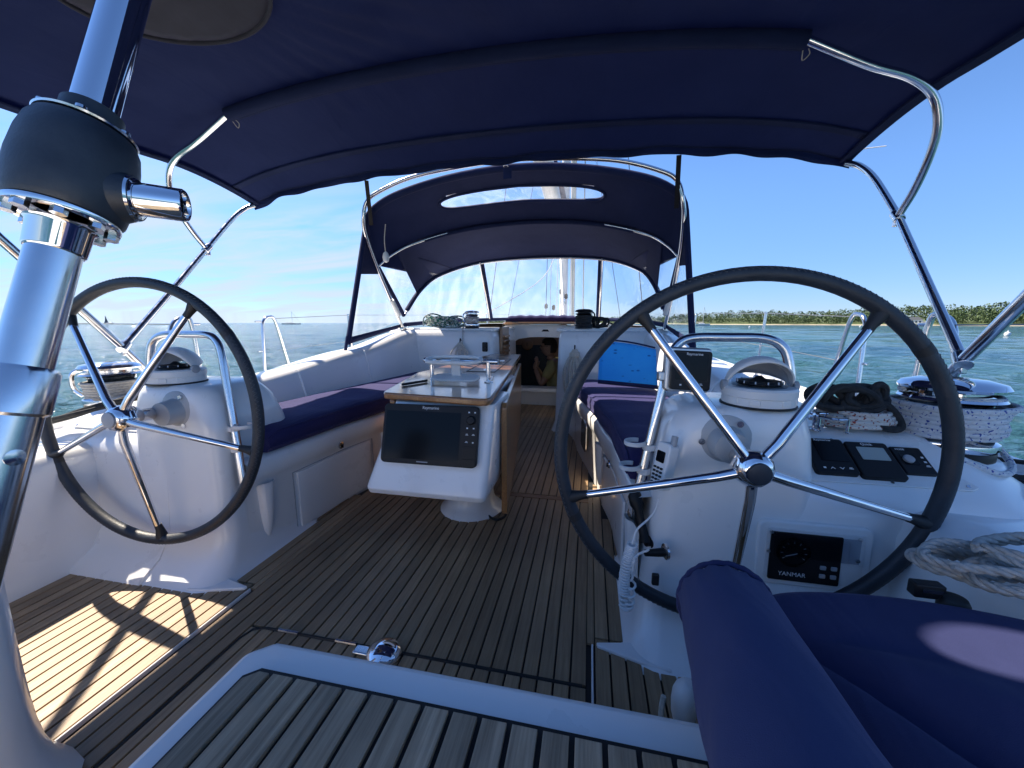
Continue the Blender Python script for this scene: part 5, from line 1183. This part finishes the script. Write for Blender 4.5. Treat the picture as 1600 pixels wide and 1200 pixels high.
# cabin top winches
winch('cabin_winch', (-0.515, 3.47, 0.91), 0.068, 0.165, 'chrome cabin top winch with a pale rope beside the green coil', 'cabin top winches')
winch('cabin_winch', (0.515, 3.47, 0.91), 0.078, 0.17, 'black cabin top winch with dark line above the hanging cream coil', 'cabin top winches', 'black_plastic')
rope_thing('winch_rope', [helix((-0.515, 3.47, 0.91), 0.054, 0.062, 0.045, 0.105, 4.5, jig=0.003, seed=8), [(-0.56, 3.46, 0.95), (-0.585, 3.40, 0.91), (-0.565, 3.335, 0.86), (-0.57, 3.32, 0.74), (-0.60, 3.315, 0.64)]], 0.006, 'rope_red', 'pale rope on the chrome cabin top winch hanging down the bulkhead')
rope_thing('winch_rope', [helix((0.515, 3.47, 0.91), 0.062, 0.068, 0.04, 0.11, 5, jig=0.003, seed=9), vtangle((0.635, 3.55, 0.92), 0.13, 0.045, 0.04, 6, 3), [(0.57, 3.5, 1.0), (0.66, 3.6, 1.0), (0.78, 3.9, 0.95), (0.95, 4.3, 0.93)]], 0.009, 'rope_black', 'dark line bunched on the black cabin top winch')
rope_thing('rope_pile', [tangle((-0.86, 3.60, 0.915), 0.16, 0.10, 0.12, 9, 5), vtangle((-0.80, 3.55, 0.915), 0.22, 0.055, 0.08, 8, 7), spline([(-1.02, 3.5, 0.93), (-1.0, 3.48, 1.01), (-0.93, 3.5, 1.045), (-0.84, 3.52, 1.02), (-0.78, 3.5, 0.95)], 8)], 0.007, 'rope_green', 'loose heap of green and white rope inside the dodger')
def hank(c, w_, h_, loops, seed, mat, label, r=0.008):
    rr = random.Random(seed); runs = []
    for k in range(loops):
        dx = rr.uniform(-w_*0.35, w_*0.35); hh = h_*rr.uniform(0.85, 1.05); dy = -0.012*rr.random()-0.008; ww = w_*rr.uniform(0.35, 0.5)
        runs.append(spline([(c[0]+dx*0.25, c[1]+dy, c[2]+0.01), (c[0]+dx-ww*0.7, c[1]+dy-0.01, c[2]-hh*0.4), (c[0]+dx-ww*0.55, c[1]+dy, c[2]-hh*0.85), (c[0]+dx, c[1]+dy-0.01, c[2]-hh), (c[0]+dx+ww*0.55, c[1]+dy, c[2]-hh*0.85), (c[0]+dx+ww*0.7, c[1]+dy-0.005, c[2]-hh*0.4), (c[0]+dx*0.25, c[1]+dy, c[2]+0.012)], 6, closed=False))
    runs.append(helix((c[0], c[1]-0.012, c[2]-0.05), w_*0.2, w_*0.2, 0, 0.03, 3, n=14))
    t = rope_thing('rope_hank', runs, r, mat, label)
    MB().tube(spline([(c[0], c[1]+0.01, c[2]+0.03), (c[0], c[1]-0.012, c[2]+0.045), (c[0], c[1]-0.02, c[2]+0.02), (c[0], c[1]-0.012, c[2]+0.0)], 5), 0.006, 8).build('hook', 'black_plastic', t)
hank(at(898, 548, Y=3.29), 0.17, 0.42, 7, 3, 'rope_cream', 'long cream rope hank hanging on the bulkhead beside the blue pad', 0.0115)
hank(at(720, 537, Y=3.295), 0.13, 0.24, 5, 5, 'rope_cream', 'short cream rope hank hanging on the bulkhead above the plain bench', 0.0075)
p = at(758, 542, Y=3.315); t = thing('power_socket', p, 'small black power socket on the bulkhead beside the louvred panel', 'socket')
MB().prism(rrect(0.05, 0.085, 0.01), 0, 0.012, frame(p, (1, 0, 0), (0, 0, 1))).build('plate', 'black_plastic', t, bevel=0.003)
MB().lathe([(0.017, 0.012), (0.017, 0.024), (0.01, 0.026)], p+Vector((0, 0, 0.018)), (0, -1, 0), 16).build('cap', 'rubber', t); MB().lathe([(0.017, 0.012), (0.017, 0.024), (0.01, 0.026)], p+Vector((0, 0, -0.02)), (0, -1, 0), 16).build('cap', 'rubber', t)
# three-strand mooring rope heaped on the quarter
def laid(pts, r, mb):
    N_ = len(pts); T = [(pts[min(N_-1, i+1)]-pts[max(0, i-1)]).normalized() for i in range(N_)]; u = T[0].orthogonal().normalized(); fr_l = []
    for i in range(N_):
        u = (u-T[i]*u.dot(T[i])).normalized(); fr_l.append((u.copy(), T[i].cross(u)))
    s_ = 0
    for st_ in range(3):
        o_ = []; s_ = 0
        for i in range(N_):
            if i: s_ += (pts[i]-pts[i-1]).length
            a = s_/(r*5.2)*2*math.pi/1.0*0.75+st_*2.0944; o_.append(pts[i]+(fr_l[i][0]*math.cos(a)+fr_l[i][1]*math.sin(a))*r*0.52)
        mb.tube(o_, r*0.54, 7)
p0 = at(1560, 925, Z=0.49); t = thing('mooring_rope', p0, 'grey three strand mooring rope heaped behind the helm seat front', 'rope')
rr = random.Random(5); mbx = MB()
for k in range(7):
    c = p0+Vector((rr.uniform(-0.02, 0.07), rr.uniform(-0.02, 0.06), 0.012+0.010*k)); a0 = rr.uniform(0, 6.28); rx, ry = rr.uniform(0.06, 0.10), rr.uniform(0.035, 0.06)
    pts = spline([c+Vector((rx*math.cos(a0+q*0.9)*(1+0.12*rr.uniform(-1, 1)), ry*math.sin(a0+q*0.9)*(1+0.2*rr.uniform(-1, 1)), 0.006*math.sin(q*1.7))) for q in range(8)], 14)
    laid(pts, 0.0085, mbx)
mbx.build('coil', 'rope_grey', t, smooth=70)
MB().box((p0.x+0.05, p0.y+0.02, 0.475), (0.3, 0.22, 0.02)).build('under_turn', 'rope_grey', t, bevel=0.008) if False else None
# ================================================================= RAILS, STANCHIONS, LIFELINES
def stanchion(s, y, label, h=0.62, lean=0.0):
    x = lerp(HB, y)-0.09; z0 = zdk(y); t = thing('stanchion', (s*x, y, z0), label, 'stanchion', 'lifeline stanchions')
    MB().tube([(s*x, y, z0), (s*(x+0.03), y, z0+h)], 0.0125, 12).build('post', 'steel', t)
    MB().lathe([(0.03, 0), (0.03, 0.006), (0.018, 0.03)], (s*x, y, z0), seg=14).build('foot', 'steel', t)
    for f in (0.5, 0.98): MB().lathe([(0.006, -0.014), (0.009, -0.01), (0.009, 0.01), (0.006, 0.014)], (s*(x+0.03*f), y, z0+h*f), (1, 0, 0), 10).build('eye', 'steel', t)
    return Vector((s*(x+0.03), y, z0+h))
NM = {-1: 'seaward', 1: 'shore facing'}
tops = {}
for s in (-1, 1):
    tops[s] = []
    for y, nm in ((4.0, 'aft'), (6.2, 'middle'), (8.4, 'forward')):
        tops[s].append(stanchion(s, y, f'thin steel {nm} stanchion on the {NM[s]} side deck'))
    # gate: inverted U of tube abeam of the helm
    y = 2.85 if s < 0 else 2.70; x = lerp(HB, y)-0.09; z0 = zdk(y)
    t = thing('gate_rail', (s*x, y, z0), f'arched steel boarding gate rail on the {NM[s]} side deck', 'rail', 'boarding gate rails')
    MB().tube(spline([(s*x, y-0.10, z0), (s*(x+0.02), y-0.055, z0+0.46), (s*(x+0.022), y-0.03, z0+0.56), (s*(x+0.025), y+0.03, z0+0.59), (s*(x+0.022), y+0.09, z0+0.56), (s*(x+0.01), y+0.15, z0+0.30), (s*x, y+0.22, z0)], 6), 0.0125, 12).build('arch', 'steel', t)
    for zz1 in (0.3, 0.55): MB().tube([(s*(x+0.02), y-0.06, z0+zz1), (s*(x+0.02), y-0.12, z0+zz1)], 0.007, 8).build('eye', 'steel', t)
    yb2 = 2.12; x2 = lerp(HB, yb2)-0.09
    t2 = thing('gate_rail', (s*x2, yb2, z0), f'bent steel pushpit rail end on the {NM[s]} quarter', 'rail', 'boarding gate rails')
    MB().tube(spline([(s*x2, yb2-0.24, z0), (s*(x2+0.01), yb2-0.12, z0+0.40), (s*(x2+0.02), yb2-0.07, z0+0.53), (s*(x2+0.025), yb2, z0+0.57), (s*(x2+0.02), yb2+0.055, z0+0.52), (s*x2, yb2+0.06, z0)], 6), 0.0135, 12).build('arch', 'steel', t2)
    MB().tube([(s*(x2+0.02), yb2+0.05, z0+0.53), (s*(x2+0.02), yb2+0.11, z0+0.53)], 0.008, 8).build('eye', 'steel', t2)
    for f, nm in ((0.98, 'upper'), (0.5, 'lower')):
        p1 = Vector((s*(x+0.02), y+0.10, z0+0.59*f)); pts = [p1]+[Vector((q_.x-s*0.03*(1-f), q_.y, zdk(q_.y)+0.62*f)) for q_ in tops[s]]+[Vector((s*0.3, 12.9, zdk(12)+0.66*f))]
        tag(MB().tube(pts, 0.0028, 6).build('lifeline', 'wire', loc=p1), f'{nm} wire lifeline along the {NM[s]} side deck', 'lifeline', 'wire lifelines')
    pa_ = Vector((s*(x2+0.02), yb2-0.05, z0+0.53)); tag(MB().tube([pa_, (s*2.0, -0.9, 0.98)], 0.0028, 6).build('lifeline', 'wire', loc=pa_), f'wire line running aft from the {NM[s]} quarter rail', 'lifeline', 'wire lifelines')
# mooring cleat on the starboard quarter
p = Vector((1.99, 1.35, 0.44)); t = thing('fairlead', p, 'black genoa track car on the deck beyond the big chrome winch', 'deck fitting')
MB().box(p+Vector((0, 0.1, 0.006)), (0.04, 0.9, 0.014)).build('track', 'black_plastic', t, bevel=0.003)
MB().box(p+Vector((0, 0, 0.03)), (0.06, 0.15, 0.04)).build('car', 'black_plastic', t, bevel=0.01)
MB().lathe([(0.035, -0.012), (0.03, 0), (0.035, 0.012)], p+Vector((0, 0.0, 0.07)), (1, 0, 0), 20).build('sheave', 'rubber', t)
MB().tube(spline([p+Vector((-0.3, 0.1, 0.06)), p+Vector((-0.1, 0.05, 0.05)), p+Vector((0, -0.02, 0.1)), p+Vector((0.05, 0.3, 0.03))], 5), 0.008, 8).build('line', 'rope_black', t)
# mooring post in the water beyond the dodger
p = at(547, 515, Y=9.0); p.z = WZ-0.2
tag(MB().tube([p, (p.x, p.y, at(547, 500, Y=9.0).z)], [0.05, 0.045], 10).build('danbuoy', 'gearbox', loc=p), 'dark danbuoy pole standing outside the dodger on the seaward side', 'danbuoy')
# ================================================================= HANDSET, HANDLE, PLUG on the starboard pedestal
p = at(1038, 728, Y=1.085); t = thing('radio_handset', p, 'white radio handset clipped under the grab rail with coiled cord', 'handset')
M = frame(p, (0.55, -0.83, 0), (0.22, 0.0, 1)); 
MB().prism(rrect(0.05, 0.135, 0.014), -0.018, 0.018, M).build('body', 'white_plastic', t, bevel=0.005)
MB().prism(rrect(0.03, 0.032, 0.004), 0.0182, 0.0195, M @ Matrix.Translation((-0.002, 0.026, 0))).build('screen', 'screen', t)
for i in range(3):
    for j in range(5): MB().prism(rrect(0.008, 0.006, 0.002), 0.0182, 0.0215, M @ Matrix.Translation((-0.014+0.012*i, -0.006-0.011*j, 0))).build('key', 'rubber', t)
MB().tube([M @ Vector((0.016, 0.062, 0)), M @ Vector((0.016, 0.09, 0))], 0.009, 10).build('aerial', 'grey_plastic', t)
c0, c1, c2, c3 = at(1030, 778, Y=1.08), at(1012, 812, Y=1.06), at(988, 850, Y=1.03), at(975, 930, Y=0.995)
MB().tube(spline([c0, at(1022, 800, Y=1.07), c1, at(995, 828, Y=1.04), c2], 6), 0.003, 6).build('cord', 'white_plastic', t)
cl = []
ctrl = spline([c2, at(982, 870, Y=1.02), at(976, 900, Y=1.005), c3], 60)
for k, q_ in enumerate(ctrl): cl.append(q_+Vector((0.013*math.cos(k*0.75), 0.013*math.sin(k*0.75), 0)))
MB().tube(cl, 0.0035, 6).build('coiled_cord', 'white_plastic', t)
ctr2 = spline([c3, at(975, 948, Y=0.99), at(983, 945, Y=0.99), at(987, 910, Y=1.0), at(992, 872, Y=1.01), at(1015, 858, Y=1.03)], 26)
MB().tube([q_+Vector((0.011*math.cos(k*0.75), 0.011*math.sin(k*0.75), 0))*(1 if k < 80 else 0.1) for k, q_ in enumerate(ctr2)], 0.0033, 6).build('coiled_cord', 'white_plastic', t)
a, b = at(992, 775, Y=1.20), at(1009, 848, Y=1.13); t = thing('throttle_lever', (a+b)/2, 'black throttle lever with a round knob beside the white coiled cord', 'lever')
MB().tube([a+Vector((0, 0, 0.02)), a, a.lerp(b, 0.2), a.lerp(b, 0.3), b], [0.012, 0.022, 0.021, 0.013, 0.014], 16).build('grip', 'black_plastic', t)
MB().lathe([(0.03, 0), (0.03, 0.01), (0.02, 0.02)], b+Vector((0.03, 0.02, -0.005)), (-1, -0.3, 0), 20).build('pivot', 'black_plastic', t)
MB().tube([b, b+Vector((0.05, 0.03, -0.005))], 0.012, 10).build('shaft', 'black_plastic', t)
p = at(1008, 864, Y=1.04); t = thing('power_plug', p, 'short black plug pushed into the pedestal side below the lever', 'plug')
MB().tube([p, p+Vector((0.035, 0.012, -0.002)), p+Vector((0.055, 0.02, -0.003))], [0.009, 0.0115, 0.0125], 14).build('body', 'black_plastic', t)
MB().lathe([(0.022, 0), (0.022, 0.006), (0.014, 0.01)], p+Vector((0.062, 0.024, -0.003)), (-1, -0.3, 0), 18).build('socket', 'steel', t)
p = at(1024, 905, Y=1.045); tag(MB().box(p, (0.02, 0.012, 0.035)).build('cable_clip', 'rubber', loc=p, bevel=0.004), 'small black cable clip on the pedestal side under the plug', 'clip')
# ================================================================= MAST AND RIGGING
t = thing('mast', (-0.01, 8.5, 0.98), 'silver mast with halyards standing forward of the dodger', 'mast')
rows = [[Vector((-0.01+a, 8.5+b, z)) for a, b in rrect(0.16, 0.27, 0.079, 5)] for z in (0.9, 3, 8, 17)]
MB().grid(rows, closed=True, caps=True).build('spar', 'mast_alu', t)
for x, r_, m_ in ((-0.13, 0.007, 'rope_cream'), (-0.27, 0.006, 'rope_grey'), (-0.36, 0.008, 'wire'), (0.15, 0.009, 'rope_cream'), (0.22, 0.006, 'rope_cream'), (0.42, 0.013, 'sail_cloth')):
    MB().tube([(x, 8.2, 1.0), (x*0.5, 8.4, 16)], r_, 6).build('halyard', m_, t)
for x, z in ((-0.05, 1.55), (0.06, 1.45), (-0.36, 1.25), (-0.2, 1.22)):
    MB().lathe([(0.01, 0), (0.035, 0.02), (0.035, 0.09), (0.01, 0.12)], (x, 8.25, z), seg=12).build('block', 'black_plastic', t)
MB().box((-0.01, 8.3, 1.42), (0.10, 0.12, 0.16)).build('mast_winch', 'steel', t, bevel=0.02)
MB().tube([(0.0, 8.33, 2.55), (0.02, 3.4, 2.75)], 0.11, 16).build('boom', 'mast_alu', t)
MB().tube([(0.0, 8.33, 2.72), (0.0, 6.2, 2.9), (0.02, 3.7, 2.86)], [0.16, 0.14, 0.08], 14).build('furled_sail', 'canvas_dodger', t)
MB().tube([(0.0, 8.35, 1.15), (0.02, 6.6, 2.52)], 0.028, 10).build('vang', 'steel', t)
for s in (-1, 1):
    for xb, yb_, nm in ((1.28, 8.15, 'lower'), (1.75, 8.45, 'upper'), (1.72, 8.3, 'middle')):
        p1 = Vector((s*xb, yb_, 0.5)); tag(MB().tube([p1, (s*(0.06 if nm == 'lower' else 0.75), 8.5, 7.0 if nm == 'lower' else 7.4), (s*0.06, 8.5, 7.2 if nm == 'lower' else 16.5)], 0.0065, 6).build('shroud', 'wire', loc=p1), f'{nm} wire shroud of the mast on the {NM[s]} side', 'shroud', 'mast shrouds')
p1 = Vector((0, 13.1, 0.7)); t = thing('furled_genoa', p1, 'furled headsail rolled on the forestay ahead of the mast', 'sail')
MB().tube([p1, (0, 11.0, 6.5), (0, 8.6, 16)], [0.05, 0.09, 0.03], 12).build('sail_roll', 'sail_cloth', t)
MB().lathe([(0.06, 0), (0.10, 0.02), (0.07, 0.1), (0.10, 0.18), (0.06, 0.2)], p1, seg=16).build('furling_drum', 'black_plastic', t)
rope_thing('mainsheet', [[(-0.9, 4.9, 1.0), (-0.2, 6.4, 1.7), (0.0, 7.2, 2.5)]], 0.006, 'rope_cream', 'thin line slanting up to the boom beyond the windscreen')
# ================================================================= PERSON below
def person():
    root = Vector((0.10, 5.02, -0.96)); t = thing('person', root, 'person in a yellow shirt below deck raising both hands to the face', 'person')
    # faces toward -X, slightly bowed; z measured from the cabin sole
    J = dict(pel=(0.06, 0, 0.90), bel=(0.05, 0, 1.05), che=(0.02, 0, 1.28), nek=(-0.02, 0, 1.44), hd=(-0.05, 0, 1.50),
             sl=(0.02, -0.17, 1.38), el=(-0.12, -0.23, 1.13), wl=(-0.22, -0.10, 1.33), sr=(0.02, 0.17, 1.38), er=(-0.14, 0.21, 1.14), wr=(-0.23, 0.07, 1.34),
             hl=(0.06, -0.10, 0.86), kl=(0.02, -0.11, 0.47), al=(0.06, -0.11, 0.08), tl=(-0.12, -0.13, 0.03), hr=(0.06, 0.10, 0.86), kr=(0.02, 0.11, 0.47), ar=(0.06, 0.11, 0.08), tr=(-0.12, 0.13, 0.03))
    def skin(name, seq, mat, rootk, parent):
        keys = list(dict.fromkeys(k for e in seq for k in e[0:2])); rad = {}
        for a, b, ra, rb in seq: rad.setdefault(a, ra); rad.setdefault(b, rb)
        me = bpy.data.meshes.new(name); me.from_pydata([Vector(J[k]) for k in keys], [(keys.index(a), keys.index(b)) for a, b, _, _ in seq], [])
        ob = bpy.data.objects.new(name, me); col.objects.link(ob); ob.parent = parent; ORG[ob.name] = ORG[parent.name]
        ob.modifiers.new('skin', 'SKIN').use_smooth_shade = True
        for k, sv in zip(keys, me.skin_vertices[0].data): r_ = rad[k]; sv.radius = r_ if isinstance(r_, tuple) else (r_, r_); sv.use_root = (k == rootk)
        d = ob.modifiers.new('sub', 'SUBSURF'); d.levels = 2; d.render_levels = 2
        me.materials.append(MATS[mat]); return ob
    body = skin('body', [('pel', 'bel', (0.15, 0.11), (0.14, 0.11)), ('bel', 'che', (0.14, 0.11), (0.16, 0.115)), ('che', 'nek', (0.16, 0.115), 0.055), ('nek', 'hd', 0.055, 0.05), ('che', 'sl', 0.15, 0.062), ('sl', 'el', 0.062, 0.043), ('el', 'wl', 0.043, 0.028), ('che', 'sr', 0.15, 0.062), ('sr', 'er', 0.062, 0.043), ('er', 'wr', 0.043, 0.028),
          ('pel', 'hl', 0.13, 0.09), ('hl', 'kl', 0.09, 0.06), ('kl', 'al', 0.06, 0.04), ('al', 'tl', 0.04, 0.035), ('pel', 'hr', 0.13, 0.09), ('hr', 'kr', 0.09, 0.06), ('kr', 'ar', 0.06, 0.04), ('ar', 'tr', 0.04, 0.035)], 'skin', 'pel', t)
    # clothing as slightly larger skinned pieces
    def jl(n, a, b, f): J[n] = tuple(Vector(J[a]).lerp(Vector(J[b]), f))
    jl('sl2', 'sl', 'el', 0.72); jl('sr2', 'sr', 'er', 0.72); jl('nk2', 'che', 'nek', 0.72)
    skin('shirt', [('pel', 'bel', (0.165, 0.125), (0.155, 0.125)), ('bel', 'che', (0.155, 0.125), (0.172, 0.128)), ('che', 'nk2', (0.172, 0.128), 0.075), ('che', 'sl', 0.16, 0.08), ('sl', 'sl2', 0.08, 0.065), ('che', 'sr', 0.16, 0.08), ('sr', 'sr2', 0.08, 0.065)], 'shirt', 'pel', body)
    jl('al2', 'kl', 'al', 0.9); jl('ar2', 'kr', 'ar', 0.9)
    skin('trousers', [('pel', 'hl', (0.155, 0.12), 0.105), ('hl', 'kl', 0.105, 0.075), ('kl', 'al2', 0.075, 0.06), ('pel', 'hr', 0.155, 0.105), ('hr', 'kr', 0.105, 0.075), ('kr', 'ar2', 0.075, 0.06)], 'trousers', 'pel', body)
    # head: shaped lofted ellipsoid with nose, chin, brow
    hc = root+Vector((-0.055, 0, 1.60)); rows = []
    for i in range(17):
        ph = math.pi*i/16; z = -math.cos(ph)*0.118; row = []
        for k in range(24):
            a = 2*math.pi*k/24; rx, ry = 0.098*math.sin(ph)**0.85, 0.076*math.sin(ph)**0.85
            if z < -0.02: rx *= 0.93+0.6*(z+0.02); ry *= 0.9
            fx = math.cos(a)*rx; fy = math.sin(a)*ry
            if math.cos(a) < -0.95: fx -= 0.022*math.exp(-((z+0.005)/0.022)**2); fx -= 0.006*math.exp(-((z+0.055)/0.015)**2)
            if math.cos(a) < -0.6 and abs(math.sin(a)) > 0.25: fx += 0.008*math.exp(-((z-0.015)/0.014)**2)
            row.append(hc+Vector((fx, fy, z)))
        rows.append(row)
    hd_ = MB().grid(rows, closed=True).build('head', 'skin', t, smooth=80)
    hr_ = [[p_+(p_-hc)*0.10+Vector((0.006, 0, 0.006)) for k, p_ in enumerate(r_) if 0 <= k] for r_ in rows]
    mbh = MB(); mbh.grid(hr_, closed=True)
    mbh.f = [f for f in mbh.f if (sum((mbh.v[i] for i in f), Vector())/len(f)-hc).z > 0.035+0.55*max(0, -((sum((mbh.v[i] for i in f), Vector())/len(f)-hc).x+0.02)) or ((sum((mbh.v[i] for i in f), Vector())/len(f)-hc).x > 0.03 and (sum((mbh.v[i] for i in f), Vector())/len(f)-hc).z > -0.06)]
    mbh.build('hair', 'hair', hd_, solid=0.012, smooth=80)
    for sy in (-1, 1):
        MB().tube([hc+Vector((-0.095, sy*0.032+0.018*math.cos(R(a)), 0.018+0.015*math.sin(R(a)))) for a in range(0, 360, 24)], 0.0025, 5, closed=True).build('glasses', 'black_plastic', hd_)
        MB().tube([hc+Vector((-0.094, sy*0.05, 0.02)), hc+Vector((0.0, sy*0.078, 0.018))], 0.0025, 5).build('glasses_arm', 'black_plastic', hd_)
        MB().lathe([(0.006, 0), (0.018, 0.004), (0.02, 0.01), (0.012, 0.014)], hc+Vector((0.008, sy*0.07, 0.0)), (0.2, sy, 0), 12).build('ear', 'skin', hd_)
        MB().box(hc+Vector((-0.09, sy*0.032, 0.016)), (0.006, 0.016, 0.006)).build('eye', 'hair', hd_, bevel=0.002)
    MB().box(hc+Vector((-0.094, 0, -0.055)), (0.006, 0.04, 0.006)).build('mouth', 'trousers', hd_, bevel=0.002)
    # hands: palm and five separate curled digits each
    for wk, sy in (('wl', -1), ('wr', 1)):
        w0 = root+Vector(J[wk]); d = (hc+Vector((-0.11, sy*0.035, -0.06))-w0).normalized(); sd_ = Vector((0, 1, 0)); n_ = d.cross(sd_).normalized(); sd_ = n_.cross(d)
        hn = MB().tube([w0-d*0.01, w0+d*0.03, w0+d*0.075], [0.026, 0.034, 0.032], 12).build('hand', 'skin', t, smooth=80)
        for f_, (off, ln) in enumerate(((-0.027, 0.062), (-0.009, 0.072), (0.009, 0.068), (0.026, 0.052))):
            b0 = w0+d*0.068+sd_*off; MB().tube(spline([b0, b0+d*ln*0.45+n_*0.004, b0+d*ln*0.75+n_*0.022, b0+d*ln*0.78+n_*0.042], 4), [0.0088]*12+[0.007], 8).build('finger', 'skin', hn)
        b0 = w0+d*0.022-sd_*sy*0.028; MB().tube(spline([b0, b0-sd_*sy*0.022+d*0.025, b0-sd_*sy*0.018+d*0.052+n_*0.012], 5), 0.0098, 8).build('thumb', 'skin', hn)
person()
